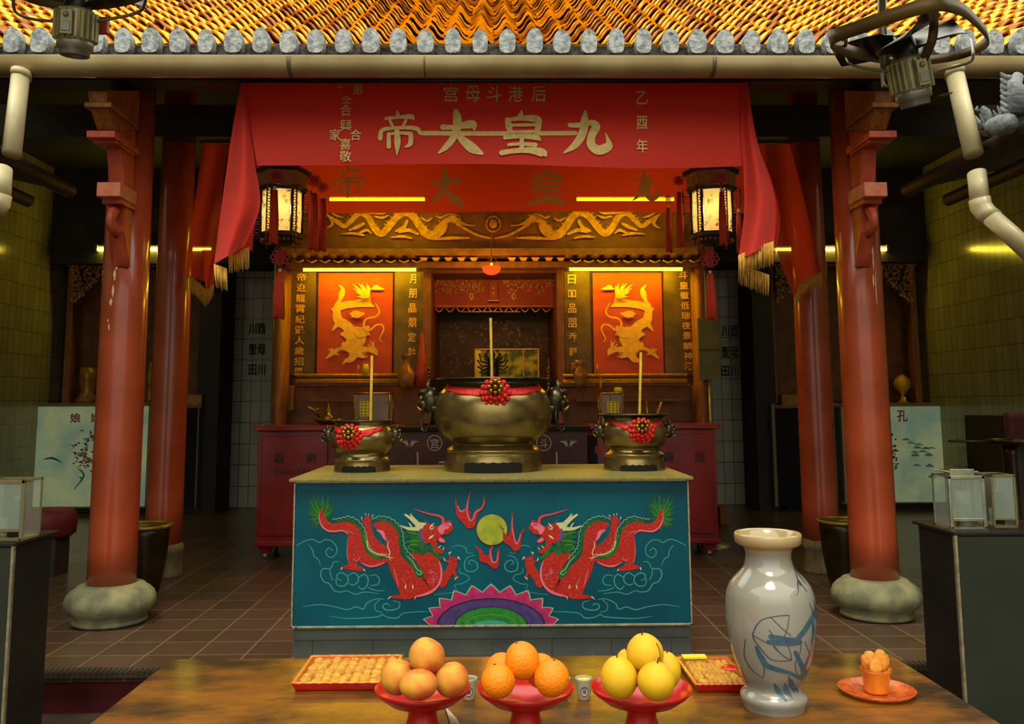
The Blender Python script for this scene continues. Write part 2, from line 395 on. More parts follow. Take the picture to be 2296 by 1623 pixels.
mat('lantern_silk', '#a87840', '#8c5c30', rough=.6, scale=20)
mat('tassel', '#ec4c28', '#c8361a', rough=.6, scale=50, stretch=(4, 4, .3), bump=.8)
mat('bead', '#e0c88c', rough=.3, coat=.5)
mat('knot', '#b8302c', '#98242c', rough=.55, scale=40)
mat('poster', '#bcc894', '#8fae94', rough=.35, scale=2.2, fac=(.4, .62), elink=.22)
mat('poster_pink', '#b86a6a', '#8c4048', rough=.4, scale=14)
mat('poster_sky', '#86b8ac', '#9cc4b0', rough=.4, scale=10)
mat('poster_blue', '#2c6a8c', '#4c9aa0', rough=.4, scale=10)
mat('frame_olive', '#7c7850', rough=.4)
mat('board', '#6c6c3c', '#5c5c34', rough=.5, scale=8)
mat('mirror', '#b8b020', '#4c6414', rough=.45, scale=9, fac=(.42, .58), spec=.2)  # yellow and green reflections put into the colour of the glass
mat('label_yellow', '#e8d82c', rough=.6)
mat('lime', '#5a6a1c', rough=.6)
mat('vase_gold', '#a8782c', '#7c541c', rough=.35, metal=.2, scale=10)
mat('cornice', '#a87424', '#80561c', rough=.5, scale=10)
mat('red_cloth', '#4a1014', '#380c10', rough=.7, scale=8)
mat('paper_red', '#a01818', rough=.6)
glow('tube_light', (1.0, .66, .004), 60)
glow('tube_far', (1.0, .72, .05), 44)
glow('lamp_red', (1.0, .05, .006), 2.2)
glow('lamp_core', (1.0, .5, .02), 6)
# silk lantern panes lit from within, with ink drawings
def pane():
    m = bpy.data.materials.new('lantern_pane'); m.use_nodes = True; MATS['lantern_pane'] = m
    nt = m.node_tree; N = nt.nodes; L = nt.links; b = N['Principled BSDF']
    tc = N.new('ShaderNodeTexCoord'); n = N.new('ShaderNodeTexNoise'); n.inputs['Scale'].default_value = 26; n.inputs['Detail'].default_value = 5
    L.new(tc.outputs['Object'], n.inputs['Vector'])
    r = N.new('ShaderNodeValToRGB'); r.color_ramp.elements[0].position = .36; r.color_ramp.elements[1].position = .44
    r.color_ramp.elements[0].color = (.30, .20, .07, 1); r.color_ramp.elements[1].color = (1, .82, .48, 1)
    L.new(n.outputs['Fac'], r.inputs[0]); L.new(r.outputs[0], b.inputs['Base Color'])
    t = N.new('ShaderNodeBsdfTranslucent'); L.new(r.outputs[0], t.inputs[0])
    a = N.new('ShaderNodeMixShader'); a.inputs[0].default_value = .7; L.new(b.outputs[0], a.inputs[1]); L.new(t.outputs[0], a.inputs[2])
    L.new(a.outputs[0], N['Material Output'].inputs[0])
pane()
# ================================================================== THE SETTING
NY = P(600, 1467, 3.33).y
b = MB(); b.box(-6.3, 6.3, 3.33, 8.6, -.06, 0, 'floor_tile'); struct(b.build('floor'))
b = MB(); b.box(-6.3, 6.3, 3.31, 3.37, -.030, .004, 'tread')
x = -3.0
while x < 3.1:
    b.box(x, x+.012, 3.302, 3.345, -.004, .012, 'tread'); x += .03
struct(b.build('trim_1'))
b = MB(); b.box(-2.75, 2.75, 3.345, 3.40, -.235, -.03, 'riser'); b.box(-6.3, -2.75, 3.345, 3.40, -.235, -.03, 'wall_dark'); b.box(2.75, 6.3, 3.345, 3.40, -.235, -.03, 'wall_dark')
struct(b.build('trim_2'))
b = MB(); b.box(-6.3, 6.3, 3.05, 3.345, -.30, -.235, 'tread')
x = -3.0
while x < 3.1:
    b.box(x, x+.012, 3.046, 3.085, -.239, -.226, 'tread'); x += .03
struct(b.build('trim_3'))
b = MB(); b.box(-6.3, 6.3, 3.09, 3.14, -.52, -.30, 'riser'); struct(b.build('trim_4'))
b = MB(); b.box(-6.3, 6.3, -3, 3.12, -.60, -.52, 'floor_tile'); struct(b.build('floor_courtyard'))
b = MB(); b.box(-6.3, 6.3, 8.4, 8.6, 0, 5.6, 'wall_tile'); struct(b.build('wall_back'))
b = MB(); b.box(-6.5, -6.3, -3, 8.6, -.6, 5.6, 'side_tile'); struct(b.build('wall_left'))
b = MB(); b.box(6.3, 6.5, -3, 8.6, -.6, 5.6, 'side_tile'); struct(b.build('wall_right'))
b = MB(); b.box(-6.5, 6.5, 4.97, 8.6, 4.9, 5.0, 'ceil'); struct(b.build('ceiling'))
b = MB(); b.box(-6.5, 6.5, .85, 2.15, 3.9, 4.0, 'ceil'); struct(b.build('ceiling_shade_slab'))  # unseen slab over the fans, its depth chosen to dim the foreground
# faded painted characters on the tiled back wall
b = MB(); f = plane(8.39)
for cx0, cx1, ys in ((556, 596, (737, 783, 829)), (1617, 1656, (742, 789, 832))):
    for y in ys:
        for k, ch in enumerate('川酉' if y < 770 else '聖母' if y < 810 else '田川'):
            b.glyph(ch, cx0+10+k*20, y, 17, 24, f, 'ink')
struct(b.build('trim_5'))

# ------------------------------------------------------------ roof
E = P(1103, 112, 3.52); SL = math.radians(44); PT = .1765
up = Vector((0, math.cos(SL), math.sin(SL))); nrm = Vector((0, -math.sin(SL), math.cos(SL)))
b = MB(); rr = random.Random(3)
x_first = P(1137, 100, 3.52).x
for i in range(-26, 27):
    xc = x_first+i*PT; st = .115; n = 36
    for k in range(n):
        j = rr.uniform(-.004, .004); lift = rr.uniform(.042, .062); wob = rr.uniform(-.010, .010); sl = rr.uniform(-.006, .006)
        rows = []
        for (s, l) in ((k*st+sl, lift-.018), (k*st+sl, lift), (k*st+st*1.05, lift*.25)):
            row = []
            for q in range(9):
                u = q/8-.5; hgt = .040*(math.cos(2*PI*u)+.18*math.cos(4*PI*u))+wob*math.sin(2*PI*u)
                row.append(E+Vector((xc-E.x+u*PT+j, 0, 0))+up*s+nrm*(hgt+l))
            rows.append(row)
        vs = [v for r in rows for v in r]
        fs = [(r*9+q, r*9+q+1, (r+1)*9+q+1, (r+1)*9+q) for r in (0, 1) for q in range(8)]
        b.add(vs, fs, 'roof_tile' if rr.random() > .20 else 'roof_tile_dark', False)
# boarding under the tiles
lo = E+nrm*-.05; hi = E+up*4.2+nrm*-.05
b.add([(-4.9, lo.y, lo.z), (4.9, lo.y, lo.z), (4.9, hi.y, hi.z), (-4.9, hi.y, hi.z),
       (-4.9, lo.y+.05, lo.z-.06), (4.9, lo.y+.05, lo.z-.06), (4.9, hi.y+.05, hi.z-.06), (-4.9, hi.y+.05, hi.z-.06)],
      [(0, 1, 2, 3), (4, 7, 6, 5), (0, 4, 5, 1), (2, 6, 7, 3), (0, 3, 7, 4), (1, 5, 6, 2)], 'mortar')
roof = struct(b.build('roof', base=E)); roof['label'] = 'glazed yellow tiled roof above the gutter'
b = MB(); b.box(-4.8, 4.8, E.y-.012, E.y+.05, E.z-.06, E.z+.035, 'mortar'); b.build('mortar_band', roof)
for i in range(-24, 25):
    xc = x_first+i*PT; b = MB(); w = .052+rr.uniform(-.005, .006); h = .12+rr.uniform(-.008, .008)
    pts = [(-w*.72, -.045), (w*.72, -.045), (w, .02), (w*.92, h*.55), (w*.5, h*.84), (0, h*.92), (-w*.5, h*.84), (-w*.92, h*.55), (-w, .02)]
    b.poly(pts, lambda p, q: Vector((xc+p, E.y-.070, E.z+q-.012)), 'plaster_cap', 3, depth=(0, .05, 0)); b.build('tile_end_cap', roof, bev=.006)

# ------------------------------------------------------------ gutter
gt, gb = P(1103, 122, 3.44), P(1103, 163, 3.5)
b = MB(); prof = [(gt.y+.16, gt.z-.01), (gt.y+.02, gt.z-.015), (gt.y, gt.z), (gt.y-.012, gt.z), (gt.y-.012, gt.z-.03)]
R_ = (gt.z-gb.z)*.72; cy, cz = gt.y+.07, gt.z-.035
prof = [(cy-R_*1.05, gt.z), (cy-R_*1.05, gt.z-.012)]
for k in range(9):
    a = PI+k*PI/8; prof.append((cy+R_*math.cos(a), cz-.01+R_*math.sin(a)*1.02))
prof.append((cy+R_, gt.z))
out = [(-4.7, y, z) for y, z in prof]+[(4.7, y, z) for y, z in prof]; n = len(prof)
inn = [(v[0], v[1]*.94+cy*.06, v[2]*.94+cz*.06+.004) for v in out]
b.add(out, [(i, i+1, n+i+1, n+i) for i in range(n-1)], 'gutter_paint', True)
b.add(inn, [(i, n+i, n+i+1, i+1) for i in range(n-1)], 'gutter_paint', True)
g = b.build('gutter'); tag(g, 'long cream half round rain gutter under the yellow roof tiles', 'gutter', kind='thing')
for px in (950, 643, 1607):
    x = P(px, 145, 3.42).x; s = MB(); w = .004 if px == 950 else .012
    s.add([(x-w, cy+(y-cy)*1.03, cz+(z-cz)*1.03) for y, z in prof[1:8]]+[(x+w, cy+(y-cy)*1.03, cz+(z-cz)*1.03) for y, z in prof[1:8]], [(i, i+1, 8+i, 7+i) for i in range(6)], 'seam', True)
    s.build('gutter_bracket' if px != 950 else 'joint', g, solid=.003)
# soffit and eave beams
b = MB(); b.box(-6.3, 6.3, 3.60, 3.70, gb.z+.10, E.z-.01, 'soffit'); struct(b.build('trim_6'))
b = MB(); zb = P(1103, 183, 3.86).z
b.box(-3.6, 3.6, 3.812, 3.95, zb-.02, zb+.22, 'dark_wood'); struct(b.build('trim_7'))
zb2 = P(1103, 312, 4.98).z
b = MB(); b.box(-6.3, 6.3, 4.93, 5.10, zb2, zb2+.3, 'dark_wood'); struct(b.build('trim_8'))

# ------------------------------------------------------------ columns
def column(px, py, y, r, name, label, base_kind, side):
    c = P(px, py, y); x = c.x
    t = thing(name, label, 'column', (x, y, 0), 'red lacquered columns', kind='thing')
    b = MB(); z0 = .22 if base_kind == 'bowl' else .27
    top = 3.93 if base_kind == 'bowl' else 4.88
    b.lathe([(r*1.02, z0), (r, z0+.3), (r*.985, top*.55), (r*.93, top)], (x, y, 0), 'red_lacquer', 40)
    # flaked paint showing pale plaster
    rq = random.Random(int(px))
    def on(u, z): return Vector((x+math.sin(u)*r*1.004, y-math.cos(u)*r*1.004, z))
    if base_kind == 'bowl':
        zz = lambda q: P(px, q, y-r).z
        if side < 0: fl = [(-.02, 560, 600, .07), (-.09, 600, 625, .05), (-.13, 634, 662, .045), (-.2, 665, 682, .05), (-.30, 712, 718, .035), (-.24, 722, 738, .03)]
        else: fl = [(.30, 430, 530, .05), (.26, 535, 600, .035), (.34, 600, 680, .02), (.22, 610, 640, .03), (-.3, 575, 582, .03)]
        for u, a, bb, w in fl:
            z1, z2 = zz(a), zz(bb); n = 9; pts = []
            w *= 1.5
            for k in range(n): pts.append((u+w*(.5+rq.random()*.7)*math.sin(PI*(k+.6)/(n+.2)), z1+(z2-z1)*k/(n-1)))
            for k in reversed(range(n)): pts.append((u-w*(.4+rq.random()*.7)*math.sin(PI*(k+.6)/(n+.2)), z1+(z2-z1)*k/(n-1)))
            b.poly(pts, on, 'peel')
    b.build('shaft', t)
    b = MB()
    if base_kind == 'bowl':
        b.lathe([(p_*.91, q_) for p_, q_ in [(.24, 0), (.27, .012), (.27, .03), (.25, .045), (.30, .08), (.328, .12), (.332, .16), (.315, .20), (.28, .232), (.25, .25), (.238, .262), (.205, .27), (.19, .27)]], (x, y, 0), 'stone', 48, lobes=24, lob=.006)
    else:
        b.lathe([(r*1.08, 0), (r*1.1, .02), (r*1.03, .05), (r*1.06, .2), (r*1.12, .21), (r*1.14, .25), (r*1.02, .29), (r, .29)], (x, y, 0), 'drum_stone', 40, lobes=36, lob=.012)
    b.build('stone_base', t)
    return x
xl = column(251, 1290, 4.05, .162, 'red_column', 'red lacquered column with flaking paint on bowl base, left of the altar table', 'bowl', -1)
xr = column(1961, 1285, 4.05, .162, 'red_column', 'glossy red lacquered column on bowl base, right of the altar table', 'bowl', 1)
column(371, 1100, 5.1, .155, 'red_column', 'rear red column behind the dark urn on the left', 'drum', -1)
column(1837, 1100, 5.1, .155, 'red_column', 'rear red column behind the dark urn on the right', 'drum', 1)

# carved brackets reaching forward from the front columns
def bracket(x, px, side, label):
    t = thing('eave_bracket', label, 'bracket', (x, 3.86, 2.4), 'carved eave brackets')
    def Z(py, y): return P(px, py, y).z
    w = .055
    def slab(pts, m, name, ww=w):
        b = MB(); q = [(y, Z(py, y)) for y, py in pts]
        b.poly(q, lambda a, c: Vector((x-ww, a, c)), m, depth=(2*ww, 0, 0)); return b.build(name, t, bev=.006)
    slab([(3.948, 598), (3.87, 520), (3.87, 460), (3.84, 400), (3.80, 330), (3.72, 270), (3.948, 270), (3.948, 600)], 'bracket_red', 'bracket_arm', .05)
    slab([(3.72, 292), (3.64, 240), (3.62, 205), (3.948, 205), (3.948, 292)], 'brown_wood', 'upper_arm', .06)
    for y0, y1, a, bb, ww in ((3.76, 3.945, 408, 440, .08), (3.80, 3.96, 440, 456, .068), (3.66, 3.92, 292, 308, .095), (3.70, 3.90, 308, 320, .08)):
        b = MB(); b.box(x-ww, x+ww, y0, y1, Z(bb, y0), Z(a, y0), 'bracket_pale' if bb < 450 and a > 400 else 'bracket_red'); b.build('bearing_block', t, bev=.006)
    b = MB()   # carved scroll under the lower block
    pts = [Vector((x+side*-.0, 3.85-.05*math.sin(k*.5), Z(470+k*9, 3.86))) for k in range(8)]
    b.tube(pts, [.03, .035, .03, .028, .03, .034, .026, .01], 'bracket_red', 8); b.build('carved_scroll', t)
    b = MB(); b.box(x-.09, x+.09, 3.62, 3.9, Z(240, 3.62), Z(228, 3.62), 'brown_wood'); b.build('upper_block', t, bev=.006)
bracket(P(265, 420, 3.86).x, 265, -1, 'carved red bracket on the column left of the altar table')
bracket(P(1942, 420, 3.86).x, 1942, 1, 'carved red bracket on the column right of the altar table')
# ================================================================== BANNERS
def interp(pts, t):
    """polyline of (x, y) sampled by t in 0..1"""
    n = len(pts)-1; k = min(int(t*n), n-1); u = t*n-k
    a, b = pts[k], pts[k+1]; return (a[0]+(b[0]-a[0])*u, a[1]+(b[1]-a[1])*u)
def sheet(L, Rr, y0, fold, ph, m, b, nu=24, nv=30, dy=0):
    L = cat(L, 6); Rr = cat(Rr, 6)
    def fn(u, v):
        l, r = interp(L, v), interp(Rr, v)
        px, py = l[0]+(r[0]-l[0])*u, l[1]+(r[1]-l[1])*u
        return P(px, py, y0+dy*v+fold*math.sin(ph+u*5.5+v*2.2)*min(1, .2+v*1.3))
    return b.grid(fn, nu, nv, m), fn
def fringe(b, fn_or_pts, length, y, sway=0, dens=1.6, seed=1, fold=.01):
    rg = random.Random(seed); pts = fn_or_pts
    tot = sum(math.dist(pts[i], pts[i+1]) for i in range(len(pts)-1)); n = int(tot/dens)
    for k in range(n+1):
        p = interp_len(pts, k/n); w = .8; L = length*rg.uniform(.86, 1.0)*(p[2] if len(p) > 2 else 1)
        dx = rg.uniform(-1.5, 1.5)+sway; yy = y-.004+rg.uniform(-.006, .006)
        a, c = P(p[0], p[1]-2, yy), P(p[0]+dx, p[1]+L, yy+rg.uniform(-.01, .01)); mid = (a+c)/2+Vector((rg.uniform(-.003, .003), -.004, 0))
        b.tube([a, mid, c], [.0028, .003, .0018], 'fringe', 4)
def interp_len(pts, t):
    ds = [math.dist(pts[i][:2], pts[i+1][:2]) for i in range(len(pts)-1)]; T = t*sum(ds)
    for i, d in enumerate(ds):
        if T <= d+1e-9 or i == len(ds)-1:
            u = T/d if d else 0; return tuple(a+(b-a)*u for a, b in zip(pts[i], pts[i+1]))
        T -= d
# ---- front banner
Y1 = 3.80
ban = thing('cloth_banner', 'big red cloth banner with four large gold characters hung under the gutter', 'banner', P(1110, 184, Y1))
def front(px, py):
    # cloth bellies forward near its lower edge
    v = (py-185)/187; u = (px-545)/1125
    return P(px, py, Y1-.05*math.sin(max(0, v)*PI*.5)-.018*math.sin(u*9+v*2)*v)
b = MB()
def ft(u, v):
    l = 541+(577-541)*v; r = 1668+(1664-1668)*v
    bot = 371-4*math.sin(u*PI*2.0)+3*math.sin(u*9)
    py = 184+(bot-184)*v; return front(l+(r-l)*u, py)
b.grid(ft, 90, 16, 'banner_red'); b.build('banner_cloth', ban)
def fo(px, py): v = front(px, py); return v+Vector((0, -.006, 0))
G = 'gold_cloth'
brushed(ban, [('九', 1317, 297, 108, 98), ('皇', 1173, 300, 106, 104), ('大', 1033, 297, 102, 102), ('帝', 897, 298, 97, 102)], fo, G)
chars(ban, [(ch, x, 211, 33, 36) for ch, x in zip('宫母斗港后', (1011, 1060, 1108, 1156, 1208))], fo, G, 'heading_character', .006, .003)
chars(ban, [('子', 762, 196, 16, 14), ('弟', 802, 200, 22, 26), ('仝', 778, 224, 22, 18), ('合', 776, 248, 26, 25), ('興', 776, 282, 26, 25), ('家', 752, 303, 25, 25), ('合', 798, 303, 25, 25), ('喜', 775, 324, 26, 25), ('敬', 775, 351, 27, 26),
            ('乙', 1439, 220, 25, 30), ('酉', 1439, 276, 25, 30), ('年', 1439, 328, 25, 30)], fo, G, 'small_character', .01, .003)
b = MB()
for k in range(0, 1): 
    b.stroke([(943, 299, 5), (1100, 300, 5), (1290, 299, 5)], lambda p, q: front(p, q)+Vector((0, -.0035, 0)), 'gold_cloth', 8)
b.build('tube_glow_line', ban, solid=.002)  # glow of a tube behind the cloth, drawn as a gold strip
def hung(parent, xa, xb, py, y):
    b = MB(); b.tube([P(xa, py, y), P(xb, py, y)], .016, 'dark_wood', 10); b.build('hanging_rod', parent)
hung(ban, 536, 1680, 182, 3.802)
# tails at each end
def tail(parent, L, Rr, y0, fold, ph, m, name, dy=0):
    b = MB(); _, fn = sheet(L, Rr, y0, fold, ph, m, b, dy=dy); b.build(name, parent); return fn
tail(ban, [(541, 184), (526, 260), (508, 380), (494, 480), (480, 592)], [(543, 184), (556, 262), (572, 370), (583, 462), (548, 552)], 3.74, .035, .4, 'banner_red', 'side_tail', dy=-.05)
tail(ban, [(560, 470), (548, 500), (532, 540), (516, 568), (514, 572)], [(582, 462), (572, 500), (566, 540), (562, 560), (557, 556)], 3.80, .02, 1, 'banner_red', 'side_tail')
b = MB(); fringe(b, [(480, 594, 1), (494, 598, 1.05), (508, 604, .95)], 52, 3.70, 3, seed=1); b.build('fringe', ban)
b = MB(); fringe(b, [(513, 572, .9), (536, 564, 1), (558, 556, 1.1)], 46, 3.79, 0, seed=2); b.build('fringe', ban)
tail(ban, [(1664, 184), (1660, 290), (1667, 390), (1668, 480), (1655, 582)], [(1676, 184), (1692, 290), (1716, 380), (1738, 450), (1736, 545)], 3.76, .03, .2, 'banner_red', 'side_tail', dy=-.05)
tail(ban, [(1668, 395), (1690, 425), (1712, 460), (1722, 510), (1722, 590)], [(1700, 330), (1728, 400), (1747, 470), (1747, 520), (1733, 592)], 3.80, .03, 2.2, 'banner_red', 'side_tail')
b = MB(); fringe(b, [(1656, 574, 1.1), (1680, 562, 1.1), (1705, 552, 1.1), (1734, 543, 1.15)], 48, 3.71, 0, seed=3); b.build('fringe', ban)
b = MB(); fringe(b, [(1657, 598, .9), (1680, 604, 1.0), (1702, 610, 1.05), (1724, 618, 1.05)], 46, 3.80, 0, seed=4); b.build('fringe', ban)

# ---- rear banner
Y2 = 4.92
ban2 = thing('cloth_banner', 'rear red cloth banner lit from behind by the strip lights', 'banner', P(1110, 330, Y2))
b = MB(); g2 = lambda px, py: P(px, py, Y2-.02*math.sin((px-700)/90))
b.grid(lambda u, v: g2(512+(1718-512)*u, 322+(476-322+2*math.sin(u*8))*v), 80, 8, 'banner_red_far'); b.build('banner_cloth', ban2)
g3 = lambda px, py: g2(px, py)+Vector((0, -.006, 0)); G = 'gold_cloth_far'
brushed(ban2, [('大', 1003, 420, 78, 84), ('皇', 1226, 420, 84, 84), ('帝', 785, 408, 76, 76), ('九', 1447, 415, 58, 74)], g3, G)
hung(ban2, 448, 1774, 318, 4.92)
tail(ban2, [(452, 320), (444, 400), (430, 500), (415, 617)], [(514, 322), (502, 400), (492, 500), (480, 638)], 4.90, .05, .3, 'banner_red_far', 'side_tail')
tail(ban2, [(452, 560), (455, 580), (458, 610), (461, 652)], [(488, 560), (486, 580), (483, 610), (478, 638)], 4.84, .02, .3, 'banner_red_far', 'side_tail')
b = MB(); fringe(b, [(415, 616, .8), (430, 622, .85), (446, 636, .85), (460, 650, .9)], 44, 4.86, 0, seed=5); b.build('fringe', ban2)
b = MB(); fringe(b, [(462, 650, .9), (472, 644, .8), (480, 638, .6)], 44, 4.83, -2, seed=6); b.build('fringe', ban2)
tail(ban2, [(1716, 325), (1722, 450), (1744, 570), (1783, 672)], [(1770, 322), (1796, 420), (1822, 530), (1842, 612)], 4.90, .05, 1.3, 'banner_red_far', 'side_tail')
b = MB(); fringe(b, [(1783, 670, .85), (1794, 640, .8), (1806, 625, .9), (1822, 617, .9), (1842, 612, .9)], 40, 4.84, 0, seed=7); b.build('fringe', ban2)

# ================================================================== LANTERNS
def lantern(px, side, label):
    Y = 4.35; MV[0] = Y; s = Y/1250; c = P(px, 470, Y); x = c.x
    Z = lambda py: P(px, py, Y).z
    t = thing('palace_lantern', label, 'lantern', (x, Y, Z(470)), 'hexagonal palace lanterns')
    a0 = PI/2+side*.30
    def hexa(r0, r1, py0, py1, m, name, th=0, rim=False, n=6):
        b = MB(); ring = []
        for r, py in ((r0, py0), (r1, py1)):
            for k in range(n):
                a = a0+2*PI*k/n; ring.append((x+r*s*math.cos(a), Y+r*s*math.sin(a), Z(py)))
        fs = [(k, (k+1) % n, n+(k+1) % n, n+k) for k in range(n)]+[tuple(range(n)), tuple(range(n, 2*n))[::-1]]
        b.add(ring, fs, m); return b.build(name, t, bev=.004)
    hexa(40, 66, 372, 384, 'lantern_wood', 'canopy'); hexa(64, 64, 384, 392, 'lantern_wood', 'canopy_rim')
    # silk band of the crown: six panes
    hexa(57, 54, 392, 424, 'lantern_silk', 'crown_band')
    hexa(60, 52, 424, 432, 'lantern_wood', 'upper_rail')
    for k in range(6):
        a1, a2 = a0+2*PI*k/6, a0+2*PI*(k+1)/6; R = 45*s
        p1 = Vector((x+R*math.cos(a1), Y+R*math.sin(a1), 0)); p2 = Vector((x+R*math.cos(a2), Y+R*math.sin(a2), 0))
        d = (p2-p1); b = MB()
        q1, q2 = p1+d*.1, p2-d*.1
        b.add([q1+Vector((0, 0, Z(522))), q2+Vector((0, 0, Z(522))), q2+Vector((0, 0, Z(433))), q1+Vector((0, 0, Z(433)))], [(0, 1, 2, 3)], 'lantern_pane')
        b.build('silk_pane', t, solid=.002)
        b = MB(); b.tube([p1+Vector((0, 0, Z(526))), p1+Vector((0, 0, Z(430)))], .012, 'lantern_wood', 6)
        # carved outer post with curled fretwork
        o1 = Vector((math.cos(a1), math.sin(a1), 0))*(19*s)
        b.tube([p1+o1+Vector((0, 0, Z(550))), p1+o1+Vector((0, 0, Z(425)))], .006, 'lantern_gold', 6)
        for q in range(9):
            zz = Z(436+q*12); b.tube([p1+o1*(.5+.42*math.cos(h)) + Vector((0, 0, zz+.014*math.sin(h))) for h in [i*PI/4 for i in range(8)]], .0045, 'lantern_gold', 4, closed=True)
        b.build('corner_post', t)
    hexa(50, 48, 524, 534, 'lantern_wood', 'lower_rail'); hexa(42, 20, 534, 550, 'lantern_wood', 'base')
    b = MB(); rq = random.Random(int(px))
    for q in range(26):
        a = 2*PI*q/26; R = 44*s
        b.ball((x+R*math.cos(a), Y+R*math.sin(a), Z(541)), (.012, .012, .016), 'lantern_gold', 6, 4)
    b.build('carved_apron', t)
    b = MB(); b.ball((x, Y, Z(462)), .03, 'lamp_core2', 12, 8); b.build('bulb', t)
    l = bpy.data.lights.new('lantern_bulb', 'POINT'); l.energy = 9; l.color = (1, .88, .62); l.shadow_soft_size = .04
    lo = bpy.data.objects.new('lantern_bulb_light', l); COL.objects.link(lo); lo.parent = t; lo.location = (-.0, -.035, .0)
    # corner tassels
    def tas(tx, py_k, py1, y, w, kr, name):
        p = P(tx, py_k, y); tt = MB(); k = MB()
        knot(k, p, kr); k.build(name+'_knot', t)
        zz = P(tx, py_k+kr/s+10, y).z; k2 = MB()
        for dx in (-.006, .006):
            for dz in (0, .012): k2.ball((p.x+dx, y, zz-dz+.012), .007, 'bead', 8, 6)
        k2.build('beads', t)
        zt = zz-.012; zb = P(tx, py1, y).z
        n = 12
        for q in range(n):
            a = 2*PI*q/n; R = w*s*.5
            tt.tube([(p.x+R*.5*math.cos(a), y+R*.5*math.sin(a), zt), (p.x+R*math.cos(a), y+R*math.sin(a), (zt+zb)/2), (p.x+R*1.05*math.cos(a), y+R*1.05*math.sin(a), zb+.01*math.sin(q*5))], R*.34, 'tassel', 5)
        tt.tube([(p.x, y, zt), (p.x, y, zb+.01)], w*s*.42, 'tassel', 8)
        tt.build(name, t)
    return t, tas, x, Y, Z, s
def knot(b, p, r):
    """interlaced endless knot facing the viewer"""
    x, y, z = p; m = 'knot'
    for i in range(-2, 3):
        for sgn in (1, -1):
            o = i*r*.26; e = r*.62-abs(o)*.5; d = Vector((1, 0, sgn)).normalized(); q = Vector((1, 0, -sgn)).normalized()
            b.tube([Vector((x, y+.004*sgn, z))+q*o*.9-d*e, Vector((x, y-.006*sgn, z))+q*o*.9, Vector((x, y+.004*sgn, z))+q*o*.9+d*e], r*.075, m, 6)
    for a in range(8):
        A = a*PI/4+.0; rr_ = r*.26; c = Vector((x+math.cos(A)*r*.74, y, z+math.sin(A)*r*.62))
        b.tube([c+Vector((math.cos(h)*rr_, 0, math.sin(h)*rr_*.9)) for h in [i*PI/5 for i in range(10)]], r*.075, m, 6, closed=True)
glow('lamp_core2', (1.0, .85, .5), 14)
t, tas, x, Y, Z, s = lantern(632, -1, 'hexagonal wooden palace lantern with red tassels hanging at the left end of the banner')
tas(617, 397, 545, 4.10, 15, .055, 'tassel'); tas(705, 405, 560, 4.30, 17, .055, 'tassel'); tas(724, 420, 562, 4.42, 17, .045, 'tassel')
tas(563, 440, 560, 4.30, 12, .04, 'tassel')
b = MB(); b.tube([(x, Y, Z(550)), P(629, 562, Y)], .004, 'knot', 6); b.build('cord', t)
tas(628, 576, 713, 4.35, 20, .075, 'long_tassel'); MV[0] = None
t, tas, x, Y, Z, s = lantern(1596, 1, 'hexagonal wooden palace lantern with red tassels hanging at the right end of the banner')
tas(1617, 400, 548, 4.10, 13, .06, 'tassel'); tas(1522, 405, 552, 4.30, 12, .045, 'tassel'); tas(1498, 445, 564, 4.45, 11, .03, 'tassel')
tas(1655, 455, 565, 4.30, 11, .03, 'tassel')
b = MB(); b.tube([(x, Y, Z(550)), P(1591, 565, Y)], .004, 'knot', 6); b.build('cord', t)
tas(1591, 580, 716, 4.35, 18, .075, 'long_tassel'); MV[0] = None
# ================================================================== STRIP LIGHTS
def strip(px0, px1, py, y, label, r=.016, m='tube_light', side=None, group='yellow strip lights'):
    if side is None: a, c = P(px0, py, y), P(px1, py, y)
    else: a, c = side
    t = thing('strip_light', label, 'lamp', (a+c)/2, group)
    b = MB(); b.tube([a, c], r, m, 12); b.build('glowing_tube', t)
    b = MB(); d = (c-a).normalized(); u = Vector((0, r*1.3, r*1.9))
    for e in (a, c): b.box(-.02, .02, -r*1.2, r*1.8, -r*1.2, r*2.8, 'frame_olive', Matrix.Translation(e-d*(.0)))
    M = Matrix.Translation((a+c)/2+Vector((0, .012, r*2.3)))
    if abs(d.x) > .9: b.box(-(c-a).length/2, (c-a).length/2, -.02, .02, -.012, .012, 'frame_olive', M)
    else: b.box(-.02, .02, -(c-a).length/2, (c-a).length/2, -.012, .012, 'frame_olive', M)
    b.build('fitting', t)
    if py < 500:
        b = MB()
        for q in (.15, .85): e = a+(c-a)*q; b.tube([e+Vector((0, .012, .03)), Vector((e.x, e.y+.012, 4.9))], .004, 'brass', 5)
        b.build('hanging_cord', t)
    return t
strip(735, 957, 447, 5.5, 'glowing strip light behind the rear banner, left of the gold dragon frieze centre')
strip(1288, 1515, 447, 5.5, 'glowing strip light behind the rear banner, right of the gold dragon frieze centre')
strip(677, 937, 604, 6.10, 'yellow strip light above the left gold dragon hanging', .02)
strip(1272, 1533, 603, 6.10, 'yellow strip light above the right gold dragon hanging', .02)

# ================================================================== CENTRAL SHRINE
YS = 6.2
sh = thing('shrine', 'tall gilded wooden shrine behind the red cabinets, with dragon frieze and niche', 'shrine', (0, YS, 0))
def part(name, px0, py0, px1, py1, y, th, m, parent=sh, bev=.004, label=None):
    b = MB(); b.pbox(px0, py0, px1, py1, y, th, m); return b.build(name, parent, bev=bev, label=label)
